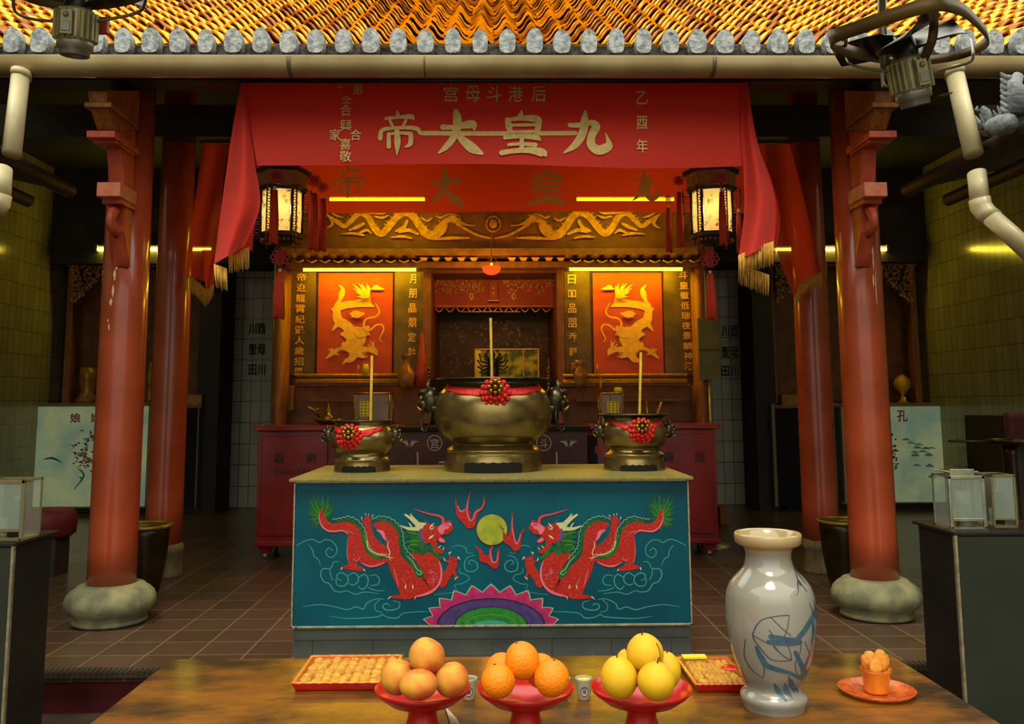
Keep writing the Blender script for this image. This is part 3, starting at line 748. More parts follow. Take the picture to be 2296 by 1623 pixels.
# plinth hidden below the cabinet tops
part('plinth', 640, 945, 1560, 1120, YS+.05, .9, 'panel_brown')
part('back_panel', 640, 590, 955, 950, YS+.1, .1, 'panel_brown'); part('back_panel', 1262, 590, 1565, 950, YS+.1, .1, 'panel_brown')
for a, c in ((596, 640), (1562, 1600)):
    b = MB(); p0, p1 = P(a, 945, 6.05), P(c, 945, 6.05); r = (p1.x-p0.x)/2
    b.lathe([(r*.85, P(a, 1120, 6.05).z), (r*.85, p0.z-.02), (r*.85, P(a, 400, 6.05).z)], ((p0.x+p1.x)/2, 6.05+r, 0), 'brown_wood', 24); b.build('post', sh)
# frieze board with two gold dragons chasing a beaded pearl
part('frieze_board', 726, 400, 1528, 556, 6.05, .06, 'panel_brown')
part('frieze_end', 640, 470, 726, 600, 6.1, .06, 'panel_brown'); part('frieze_end', 1528, 470, 1600, 600, 6.1, .06, 'panel_brown')
def c2(x, y, w): return (700+x/2.8675, y/2.868, w/2.868)
def raised(y, th=.012, k=0):
    return lambda a, c: P(a, c, y-th-k*.0015)
b = MB(); fz = raised(6.05)
wave = [(95, 1385, 8), (150, 1420, 18), (205, 1452, 20), (250, 1420, 22), (300, 1378, 24), (352, 1398, 26), (395, 1465, 28), (440, 1495, 30), (490, 1450, 30), (535, 1400, 30), (590, 1375, 30), (640, 1400, 32), (690, 1465, 34), (745, 1505, 34), (800, 1470, 34), (835, 1425, 26), (880, 1408, 30), (925, 1432, 20), (960, 1440, 8)]
extra = [[(880, 1420, 6), (920, 1385, 5), (945, 1390, 2)], [(900, 1425, 6), (950, 1435, 7), (1000, 1448, 5), (1050, 1452, 3)],
         [(930, 1440, 8), (1000, 1480, 8), (1070, 1515, 7), (1150, 1532, 5)], [(860, 1450, 12), (840, 1490, 14), (800, 1530, 6)], [(700, 1500, 8), (760, 1535, 6), (900, 1530, 10), (1010, 1530, 4)],
         [(610, 1420, 10), (590, 1460, 12), (540, 1485, 8)], [(560, 1490, 10), (620, 1480, 12), (680, 1505, 8)], [(330, 1440, 9), (290, 1460, 12), (240, 1480, 5)], [(190, 1505, 3), (260, 1500, 9), (330, 1512, 6)],
         [(510, 1525, 5), (580, 1520, 9), (640, 1532, 5)], [(300, 1500, 6), (350, 1480, 9), (380, 1500, 5)], [(110, 1400, 5), (130, 1440, 9), (90, 1470, 3)], [(120, 1365, 3), (150, 1385, 7), (200, 1400, 3)], [(220, 1355, 3), (300, 1362, 6), (440, 1372, 8), (480, 1362, 3)],
         [(700, 1400, 4), (740, 1420, 7), (770, 1400, 3)], [(800, 1390, 5), (830, 1400, 8), (870, 1380, 4), (910, 1378, 3)], [(400, 1390, 4), (450, 1400, 9), (490, 1385, 3)]]
for mir in (0, 1):
    mm = (lambda q: [((2*1105.6-p[0]) if mir else p[0], p[1], p[2]) for p in q])
    b.stroke(mm([c2(p[0]*1.03-6, 1440+(p[1]-1440)*1.12, p[2]*.74) for p in wave]), fz, 'gold_leaf', 6, lift=.001)
    for i_, e in enumerate(extra): b.stroke(mm([c2(*p) for p in e]), raised(6.05, .012, i_+1), 'gold_leaf', 5, lift=.001)
    for k in range(42):   # spine fins
        q = cat([c2(p[0]*1.03-6, 1440+(p[1]-1440)*1.12, p[2]*.74) for p in wave], 6); i = 4+int(k*(len(q)-8)/42); x0, y0, w0 = q[i]; x1, y1, _ = q[i+1]
        d = math.hypot(x1-x0, y1-y0) or 1; nx, ny = (y1-y0)/d, -(x1-x0)/d
        b.stroke(mm([(x0+nx*w0*.9, y0+ny*w0*.9, 2.2), (x0+nx*(w0+5)-1, y0+ny*(w0+5), .4)]), fz, 'gold_leaf', 1)
for k in range(18):
    a = 2*PI*k/18; b.ball(P(1106+15.5*math.cos(a), 502+17*math.sin(a), 6.035), .011, 'gold_leaf', 8, 6)
b.ball(P(1106, 502, 6.04), (.045, .02, .05), 'gold_leaf', 16, 10)
b.build('gold_dragon_relief', sh, solid=.006)
# little tiled cornice
part('cornice_beam', 640, 556, 1566, 572, 5.98, .25, 'cornice'); part('cornice_beam', 640, 586, 1566, 600, 6.06, .2, 'cornice')
b = MB()
for k in range(31):
    px = 655+k*29.6
    if 950 < px < 1262: continue
    c = P(px, 573, 5.96); b.tube([c, c+Vector((0, .2, .05))], .045, 'cornice', 10, squash=.7)
    c = P(px+14, 583, 5.96); b.tube([P(px+2, 583, 5.95), P(px+14, 588, 5.95), P(px+26, 583, 5.95)], .008, 'gold_leaf', 6)
b.build('cornice_tiles', sh)
b = MB()
for px in (950, 977, 1005, 1034, 1062, 1148, 1174, 1201, 1231, 1258):
    b.poly([(px-9, 577), (px+9, 577), (px+5, 584), (px-5, 584)], raised(6.0), 'gold_paint', depth=(0, .03, 0))
b.build('cornice_studs', sh)
# pictures: red hangings with gold dragons
def c5(x, y, w=0): return (560+x/3.529, 500+y/3.528, w/3.529)
drag = [
 [(705, 490, 3), (735, 520, 14), (728, 560, 24), (712, 610, 14), (690, 650, 18), (672, 690, 20)],
 [(645, 682, 5), (700, 668, 26), (760, 648, 30), (830, 640, 28), (890, 630, 34), (935, 640, 26), (985, 662, 3)],
 [(935, 640, 26), (930, 590, 26), (925, 555, 22)],
 [(690, 680, 26), (690, 730, 34), (705, 775, 38), (760, 810, 40), (810, 860, 46), (860, 880, 60), (835, 930, 72), (800, 960, 48), (830, 1005, 60), (880, 1020, 42), (905, 1030, 20)],
 [(650, 855, 3), (672, 825, 14), (700, 790, 22)], [(722, 880, 8), (760, 880, 30), (800, 900, 36)], [(860, 860, 30), (910, 840, 26), (935, 825, 14)],
 [(870, 870, 40), (920, 870, 26), (945, 880, 8)],
 [(790, 1000, 26), (740, 990, 16), (700, 1000, 12), (660, 1025, 20), (605, 1072, 3)], [(660, 1020, 14), (630, 1000, 5), (618, 1005, 2)], [(670, 1030, 12), (700, 1040, 4), (712, 1038, 1)], [(660, 1020, 10), (650, 985, 3)],
 [(830, 1030, 34), (800, 1075, 26), (760, 1090, 14), (735, 1118, 3)], [(860, 1030, 30), (900, 1060, 10), (940, 1050, 2)],
 [(900, 1000, 24), (940, 1000, 18), (985, 1010, 26), (1005, 1040, 8)], [(975, 1000, 14), (970, 960, 7), (950, 930, 2)], [(980, 990, 10), (980, 950, 5), (985, 925, 2)], [(965, 1000, 10), (940, 960, 4)],
 [(905, 830, 8), (905, 780, 7), (935, 752, 6), (990, 742, 6), (1022, 715, 6), (1020, 680, 5), (995, 635, 3)],
 [(925, 850, 7), (960, 840, 7), (1000, 806, 6), (1045, 805, 6), (1060, 840, 6), (1040, 885, 5), (1028, 915, 4), (1048, 942, 2)],
 [(790, 715, 3), (840, 722, 30), (880, 720, 18), (912, 712, 2)], [(815, 690, 2), (830, 715, 10)], [(800, 745, 2), (840, 735, 10)],
 [(955, 522, 3), (985, 515, 12), (1020, 515, 14), (1065, 522, 2)], [(985, 500, 8), (1010, 500, 10)],
 [(745, 960, 20), (745, 1000, 14), (740, 940, 4)]]
for k, (tx, ty) in enumerate(((812, 482), (818, 515), (835, 545), (862, 475), (885, 476), (925, 475), (945, 490), (845, 580))):
    drag.append([(930, 580, 15), ((930+tx)/2+6, (570+ty)/2+8, 11), (tx, ty, 2)])
for lx, mir, lab in ((712, 0, 'left'), (1328, 1, 'right')):
    x0, x1 = (712, 880) if not mir else (1330, 1486)
    part('hanging', x0, 612, x1, 838, YS+.06, .03, 'silk_red')
    b = MB(); ff = raised(YS+.06)
    for i_, s_ in enumerate(drag):
        q = [c5(*p) for p in s_]
        if mir: q = [(2*1104.5-p[0], p[1], p[2]) for p in q]
        b.stroke(q, raised(YS+.06, .004, i_*.5), 'gold_paint', 5, lift=.0005)
    b.build('gold_dragon', sh)
for a, c in ((640, 706), (884, 952), (1266, 1324), (1490, 1562)):
    part('couplet_board', a, 606, c, 842, YS+.04, .03, 'panel_olive')
ft_ = raised(YS+.04, .01); G = 'gold_paint'
chars(sh, [(ch, 675-k*.6+(1 if k < 2 else 0), 621+k*23.6, 21, 18) for k, ch in enumerate('帝迎龍霄紀艷人歲招恩')], ft_, G, 'couplet_character')
chars(sh, [(ch, 926-k*.5, 625+k*32.7, 18 if k else 14, 21) for k, ch in enumerate('月朋晶朤定')]+[('牡', 924, 787, 18, 16)], ft_, G, 'couplet_character')
chars(sh, [(ch, 1282+k*.6, 626+k*32.6, 18, 17 if k == 1 else 21) for k, ch in enumerate('日吅品㗊乔輕')]+[('神', 1289, 820, 18, 18)], ft_, G, 'couplet_character')
chars(sh, [(ch, 1532+k*1.4, 617+k*22.6, 20, 17) for k, ch in enumerate('斗皇徽低瑞夜景鯛神漢')], ft_, G, 'couplet_character')
for a, c in ((641, 658), (1554, 1569)):
    part('small_plaque', a, 864, c, 920, YS, .03, 'vase_gold'); b = MB()
    for k in range(5): b.glyph('四', (a+c)/2, 872+k*10.5, 9, 7, raised(YS, .004), 'panel_brown')
    b.build('plaque_writing', sh)
# ledges
for a, c in ((664, 892), (1262, 1540)):
    for y0, y1, yy in ((838, 844, 6.0), (850, 860, 6.03)):
        b = MB(); p0, p1 = P(a, y0, yy), P(c, y1, yy); b.tube([(p0.x, yy, (p0.z+p1.z)/2), (p1.x, yy, (p0.z+p1.z)/2)], abs(p0.z-p1.z)/2, 'gold_leaf', 10); b.build('ledge_rail', sh)
    part('ledge', a-6, 860, c+10, 866, 6.03, .2, 'panel_brown')
    part('lower_shelf', a+30, 893, c-10, 900, 6.1, .12, 'brown_wood')
# niche
part('niche_side', 948, 590, 966, 950, YS-.05, 1.0, 'panel_brown'); part('niche_side', 1250, 590, 1266, 950, YS-.05, 1.0, 'panel_brown')
part('niche_top', 950, 600, 1262, 612, YS+.0, .95, 'panel_brown')
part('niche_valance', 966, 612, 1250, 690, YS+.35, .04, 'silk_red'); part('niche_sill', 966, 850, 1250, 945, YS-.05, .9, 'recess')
b = MB(); rg = random.Random(5); fv = raised(YS+.35, .01)
for mir in (0, 1):
    for k in range(90):
        x = rg.uniform(968, 1082); y = 618+rg.random()**1.3*38+4*math.sin(x*.12); a = rg.uniform(0, 6.3); R = rg.uniform(2, 5.5)
        q = [(x+R*math.cos(a+h)*(1-h*.1), y+R*math.sin(a+h)*(1-h*.1), rg.uniform(.5, 1.2)) for h in (0, 1, 2, 3, 4)]
        if mir: q = [(2210-p[0], p[1], p[2]) for p in q]
        b.stroke(q, fv, 'gold_leaf', 3)
for x in (1057, 1152): b.stroke([(x, 658, 1.5), (x+4, 664, 1.5), (x, 671, 1.5), (x-4, 664, 1.5)], fv, 'gold_leaf', 4, closed=True)
for k in range(11):
    x = 985+k*24; b.stroke([(x-9, 691, .8), (x, 699, 1.2), (x+9, 691, .8)], fv, 'gold_leaf', 4)
b.stroke([(966, 686, .9), (1250, 686, .9)], fv, 'gold_leaf', 1); b.stroke([(1030, 699, .9), (1166, 699, .9)], fv, 'gold_leaf', 1)
b.build('gilded_fretwork', sh, solid=.012)
part('name_tablet', 1096, 633, 1116, 672, YS+.28, .03, 'silk_red'); b = MB(); b.glyph('斗', 1106, 645, 8, 8, raised(YS+.28, .004), 'gold_paint'); b.glyph('母', 1106, 658, 8, 9, raised(YS+.28, .004), 'gold_paint'); b.build('tablet_writing', sh)
part('tablet_foot', 1093, 672, 1119, 675, YS+.26, .05, 'gold_leaf')
b = MB(); b.pbox(940, 590, 1275, 960, YS+.95, .05, 'panel_olive'); fv = raised(YS+.95, .004); rg = random.Random(9)
for k in range(160):
    x = rg.uniform(972, 1245); y = rg.uniform(705, 845); R = rg.uniform(2, 6); a = rg.uniform(0, 6)
    b.stroke([(x, y, .8), (x+R*math.cos(a), y+R*math.sin(a), 1.1), (x+R*math.cos(a+1)*1.4, y+R*math.sin(a+1)*1.4, .4)], fv, 'vase_gold', 2)
b.build('niche_back', sh)

# hanging oil lamp
t = thing('hanging_oil_lamp', 'small glowing red oil lamp hanging in front of the niche', 'lamp', P(1102, 600, 5.7))
c = P(1102, 600, 5.7)
b = MB(); b.lathe([(.012, -.075), (.045, -.07), (.082, -.045), (.095, -.01), (.09, .005), (.075, .01)], c, 'lamp_red', 24); b.build('glass_bowl', t)
b = MB(); b.lathe([(.03, .012), (.02, .03), (.008, .04), (.007, .16)], c, 'gold_leaf', 12)
for k in range(3):
    a = 2*PI*k/3+.3; b.tube([c+Vector((.09*math.cos(a), .09*math.sin(a), 0)), c+Vector((.03*math.cos(a), .03*math.sin(a), .12)), c+Vector((0, 0, .2)), c+Vector((0, .0, .9))], .0025, 'gold_leaf', 5)
b.build('brass_chains', t)
b = MB(); b.ball(c+Vector((0, -.05, .028)), .014, 'lamp_core', 8, 6); b.build('flame', t)

l = bpy.data.lights.new('oil_flame', 'POINT'); l.energy = 22; l.color = (1, .42, .05); l.shadow_soft_size = .06
lo = bpy.data.objects.new('oil_flame_light', l); COL.objects.link(lo); lo.parent = t; lo.location = (0, .0, -.14)
# mirror frame and many armed figure inside the niche
t = thing('framed_mirror', 'framed mirror with yellow and green glints painted on, inside the niche', 'mirror', P(1136, 850, 6.42))
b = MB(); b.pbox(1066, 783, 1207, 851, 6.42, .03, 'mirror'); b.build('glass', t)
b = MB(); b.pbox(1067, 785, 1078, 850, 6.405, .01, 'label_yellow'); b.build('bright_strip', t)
b = MB()
for a in ((1064, 781, 1209, 784), (1064, 849, 1209, 852), (1064, 784, 1067, 849), (1206, 784, 1209, 849), (1173, 784, 1175, 849)): b.pbox(*a, 6.40, .02, 'gold_leaf')
b.build('frame', t)
c = P(1105, 851, 6.28)
t = thing('many_armed_figurine', 'dark bronze many armed figurine standing before the mirror', 'figurine', c)
b = MB(); s = 6.28/1250
b.lathe([(16*s, 0), (18*s, 3*s), (12*s, 6*s), (14*s, 12*s), (9*s, 22*s), (8*s, 30*s), (11*s, 40*s), (9*s, 46*s), (3.5*s, 48*s), (3.5*s, 50*s), (5.5*s, 53*s), (5.5*s, 58*s), (3*s, 62*s), (1.5*s, 67*s), (0, 68*s)], c, 'bronze_dark', 18)
b.build('body', t)
for sd in (-1, 1):
    for k in range(6):
        h = (22+k*4.5)*s; L = (22+3*k)*s if k < 4 else 20*s; a = -.35+k*.34
        b = MB(); p0 = c+Vector((sd*8*s, 0, h)); p1 = p0+Vector((sd*L*.62*math.cos(a-.4), -.01, L*.62*math.sin(a-.4))); p2 = p1+Vector((sd*L*.5*math.cos(a+.7), -.01, L*.5*math.sin(a+.7)))
        b.tube([p0, p1, p2], [2.4*s, 2*s, 1.6*s], 'bronze_dark', 7); b.ball(p2, 2.6*s, 'bronze_dark', 8, 6); b.build('arm', t)

# candlesticks by the niche
for px, lab in ((962, 'thin dark candlestick left of the niche ledge'), (1230, 'thin dark candlestick right of the niche ledge')):
    c = P(px, 880, 5.95); s = 5.95/1250; t = thing('candlestick', lab, 'candlestick', c, 'niche candlesticks'); b = MB()
    b.lathe([(9*s, 0), (7*s, 4*s), (2*s, 8*s), (3*s, 20*s), (1.5*s, 24*s), (3.4*s, 40*s), (2*s, 43*s), (5*s, 52*s), (1.6*s, 54*s), (1.6*s, 78*s)], c, 'bronze_dark', 14); b.build('stem', t)
    b = MB(); 
    for k in range(6): b.ball(c+Vector((0, -.012, (10+k*9)*s)), .009, 'gold_leaf', 6, 5)
    b.build('gilt_beads', t)
# vases on the ledge
c = P(910, 872, 5.95); s = 5.95/1250
b = MB(); b.lathe([(12*s, 0), (16*s, 6*s), (20*s, 26*s), (19*s, 38*s), (11*s, 50*s), (8*s, 58*s), (9*s, 70*s), (14*s, 78*s), (13*s, 78*s), (7*s, 68*s), (0, 60*s)], c, 'vase_gold', 24)
tag(b.build('ledge_vase', base=c), 'round brown glazed vase on the ledge left of the niche', 'vase')
b = MB(); c = P(945, 868, 5.98); b.lathe([(12*s, 0), (13*s, 30*s), (8*s, 70*s), (3*s, 118*s), (0, 125*s)], c, 'silk_red', 16, sq=.5); tag(b.build('folded_fan_ornament', base=c), 'tall pointed red ornament standing beside the brown vase', 'ornament')
c = P(1301, 868, 5.95)
t = thing('ledge_vase', 'carved brown vase with dragon handles on the ledge right of the niche', 'vase', c); b = MB()
b.lathe([(11*s, 0), (9*s, 8*s), (15*s, 20*s), (16*s, 32*s), (10*s, 42*s), (9*s, 50*s), (15*s, 60*s), (14*s, 60*s), (0, 48*s)], c, 'vase_gold', 20); b.build('body', t)
for sd in (-1, 1):
    b = MB(); b.tube([c+Vector((sd*10*s, 0, 50*s)), c+Vector((sd*18*s, 0, 46*s)), c+Vector((sd*19*s, 0, 34*s)), c+Vector((sd*13*s, 0, 28*s))], 1.6*s, 'vase_gold', 6); b.build('handle', t)
# small things on the ledges
for px, w, h, lab, y in ((820, 14, 22, 'small tin with pale label on the ledge under the left dragon hanging', 838), (803, 5, 20, 'thin stub of candle beside the tin on the left ledge', 838), (1340, 5, 22, 'thin candle on the ledge under the right dragon hanging', 838), (1347, 8, 26, 'short tin cup on the shelf under the right ledge', 872), (1386, 20, 12, 'small pale box on the shelf above the glass case on the right', 880)):
    c = P(px, y, 6.0); k = 6.0/1250; b = MB()
    b.lathe([(w/2*k, 0), (w/2*k, h*k*.8), (w/2*k*.8, h*k*.86), (w/2*k*.8, h*k), (0, h*k)], c, 'label_yellow' if w in (14, 20) else 'gold_leaf', 14); tag(b.build('tin' if w > 6 else 'candle', base=c), lab, 'tin' if w > 6 else 'candle')

# ================================================================== CABINETS
def cab(px0, px1, y, label, side):
    x0, x1 = P(px0, 1100, y).x, P(px1, 1100, y).x; zt = P(600, 955, y).z
    t = thing('red_cabinet', label, 'cabinet', ((x0+x1)/2, y+.2, 0), 'red lacquered cabinets'); cx = (x0+x1)/2
    b = MB(); b.box(x0+.02, x1-.02, y+.015, y+.38, .14, zt-.05, 'cabinet_red'); b.build('carcass', t, bev=.006)
    b = MB(); b.box(x0-.02, x1+.02, y-.02, y+.39, zt-.05, zt, 'cabinet_red'); b.build('top', t, bev=.008)
    b = MB(); b.box(x0+.0, x1-.0, y, y+.385, .12, .17, 'cabinet_red'); b.build('bottom_moulding', t, bev=.008)
    for k, (a, c) in enumerate(((x0+.06, cx-.01), (cx+.01, x1-.06))):
        b = MB(); b.box(a, c, y+.003, y+.02, .22, zt-.10, 'cabinet_red'); d = b.build('door', t, bev=.006)
        b = MB(); b.ball((c-.04 if k == 0 else a+.04, y-.008, .75), .016, 'brass', 10, 8); b.build('knob', d)
    for sx in (x0+.10, x1-.10):
        for yy in (y+.05, y+.32):
            b = MB(); b.poly([(-.08, .13), (.08, .13), (.05, .07), (.04, .045), (-.04, .045), (-.05, .07)], lambda p, q: Vector((sx+p, yy, q)), 'cabinet_red', depth=(0, .04, 0)); f = b.build('foot', t, bev=.004)
            b = MB(); b.tube([(sx-.015, yy+.02, .024), (sx+.015, yy+.02, .024)], .024, 'cup_white', 12); b.build('castor', f)
    return t, y, zt
t, y, zt = cab(570, 900, 5.62, 'red lacquered cabinet on castors at the left behind the dragon table', -1)
f = raised(y, .004)
chars(t, [('香', 626, 1027, 24, 24), ('箱', 697, 1027, 24, 24)]+[(ch, 622+k*12, 1058, 8, 12) for k, ch in enumerate('DONATION')], f, 'maroon', 'painted_character', .02)
t, y, zt = cab(1325, 1614, 5.62, 'red lacquered cabinet on castors at the right behind the dragon table', 1)
chars(t, [('香', 1500, 1024, 24, 24), ('油', 1568, 1024, 24, 24)], raised(y, .004), 'maroon', 'painted_character', .02)
# maroon table between them
yT = 5.35; t = thing('maroon_table', 'dark maroon altar table with circled characters behind the big bronze urn', 'table', (0, yT+.12, 0))
b = MB(); b.pbox(742, 957, 1324, 967, yT-.03, .27, 'black'); b.build('top', t, bev=.004)
b = MB(); b.pbox(748, 966, 1318, 1300, yT, .23, 'maroon'); f = raised(yT, .004)
for ch, px in (('宫', 974.5), ('斗', 1219.5)):
    b.stroke([(px+16*math.cos(a), 993+17*math.sin(a), .9) for a in [k*PI/8 for k in range(16)]], f, 'line_pale', 2, closed=True); b.glyph(ch, px, 994, 18, 22, f, 'line_pale', bold=0)
for cx_ in (918, 1275):
    for sd in (-1, 1):
        for L in (8, 14, 20): b.stroke([(cx_+sd*2, 1005, 1.1), (cx_+sd*L*.55, 992, 1.1), (cx_+sd*L, 986+(L-8)*.3, .6)], f, 'line_pale', 3)
for x0 in (936, 1248): b.stroke([(x0, 1014, 1.6), (x0+1, 1046, 1.6)], f, 'line_pale', 1)
b.stroke([(985, 1037, 2), (996, 1036, 2), (999, 1044, 2)], f, 'line_pale', 2)
b.build('front_panel', t)
b = MB(); b.pbox(1322, 975, 1342, 1300, 5.45, .05, 'black'); o = tag(b.build('dark_gap_box'), 'narrow dark gap between the maroon table and the right red cabinet, drawn as a black box', 'post')  # the shaded gap beside the table, filled with a black box
b = MB(); b.pbox(1334, 1000, 1348, 1016, 5.447, .006, 'paper_red'); tag(b.build('red_tag'), 'small square red tag beside the right bronze urn', 'tag')

# ---- glass cases with yellow slips, oil lamp, on the cabinets
def case(px0, px1, py0, py1, y, slip, label):
    c = P((px0+px1)/2, py1, y); w = (px1-px0)*y/1250/2; h = (py1-py0)*y/1250; x, z = c.x, c.z
    t = thing('glass_case', label, 'glass case', (x, y+w, z), 'glass lamp cases'); b = MB()
    for xx in (x-w, x+w):
        for yy in (y, y+2*w): b.tube([(xx, yy, z), (xx, yy, z+h)], .008, 'brass', 5)
    for zz in (z, z+h):
        b.tube([(x-w, y, zz), (x+w, y, zz), (x+w, y+2*w, zz), (x-w, y+2*w, zz)], .009, 'brass', 5, closed=True)
    b.tube([(x-w*.15, y, z+h), (x-w*.15, y, z)], .005, 'brass', 5)
    b.build('frame', t)
    b = MB(); b.box(x-w, x+w, y, y+2*w, z+.005, z+h, 'glass'); b.build('panes', t)
    b = MB(); b.pbox(slip[0], slip[1], slip[2], slip[3], y-.012, .006, 'label_yellow'); s_ = b.build('yellow_slip', t)
    b = MB()
    for i in range(3):
        for j in range(5): b.disc(slip[0]+(i+.5)*(slip[2]-slip[0])/3, slip[1]+(j+.5)*(slip[3]-slip[1])/5, 2, raised(y-.012, .002), 'lime', 6)
    b.build('slip_marks', s_)
case(790, 869, 883, 952, 5.72, (803, 899, 829, 934), 'glass lamp case with a yellow slip, behind the left bronze urn')
case(1350, 1400, 883, 952, 5.72, (1364, 900, 1390, 929), 'glass lamp case with a yellow slip, behind the right bronze urn')
c = P(735, 952, 5.75); s = 5.75/1250
t = thing('oil_lamp', 'boat shaped brass oil lamp with spoon handle, left of the left bronze urn', 'oil lamp', c); b = MB()
b.lathe([(16*s, 0), (20*s, 3*s), (30*s, 9*s), (33*s, 13*s), (28*s, 10*s), (0, 7*s)], c, 'brass', 24, sq=.6); b.build('dish', t)
b = MB(); b.lathe([(14*s, 8*s), (16*s, 14*s), (9*s, 24*s), (5*s, 28*s), (5*s, 34*s), (2.5*s, 38*s), (2.5*s, 48*s), (0, 49*s)], c+Vector((0, 0, 0)), 'brass', 16); b.build('burner', t)
b = MB(); b.tube([P(716, 935, 5.74), P(700, 918, 5.7), P(683, 911, 5.68)], .012, 'brass', 8); b.tube([P(724, 919, 5.74), P(700, 917, 5.7)], .008, 'brass', 6); b.build('spoon_handle', t)
for px, top, lab in ((1452, 900, 'conical brass taper snuffer behind the right bronze urn'), ):
    c = P(px, 952, 5.72); b = MB(); b.lathe([(9*s, 0), (4*s, 30*s), (1.5*s, 52*s), (0, 53*s)], c, 'brass', 12); tag(b.build('snuffer', base=c), lab, 'snuffer')
b = MB(); b.tube([P(1466, 952, 5.72), P(1483, 901, 5.74)], .011, 'incense', 7); tag(b.build('incense_stub'), 'short leaning incense stub behind the right bronze urn', 'incense')

# ---- notice board on a pole
t = thing('notice_board', 'olive notice board on a thin pole beside the right end of the shrine', 'notice board', P(1590, 1040, 6.25))
b = MB(); b.pbox(1567, 713, 1614, 851, 6.0, .03, 'board'); b.pbox(1567, 783, 1614, 784.5, 5.995, .006, 'ink'); b.build('board_panel', t)
b = MB(); f = raised(6.0, .004)
for i in range(4):
    for j in range(14): b.glyph('書言寺月日吉田上'[(i*3+j) % 8], 1574+i*11, 724+j*9, 5, 5, f, 'panel_olive', bold=0)
b.build('small_writing', t)
b = MB(); p = P(1590, 851, 6.02); b.tube([(p.x, 6.02, .03), (p.x, 6.02, p.z)], .014, 'alu', 8); b.lathe([(.16, 0), (.15, .02), (.02, .03)], (p.x, 6.02, 0), 'alu', 20); b.build('pole', t)
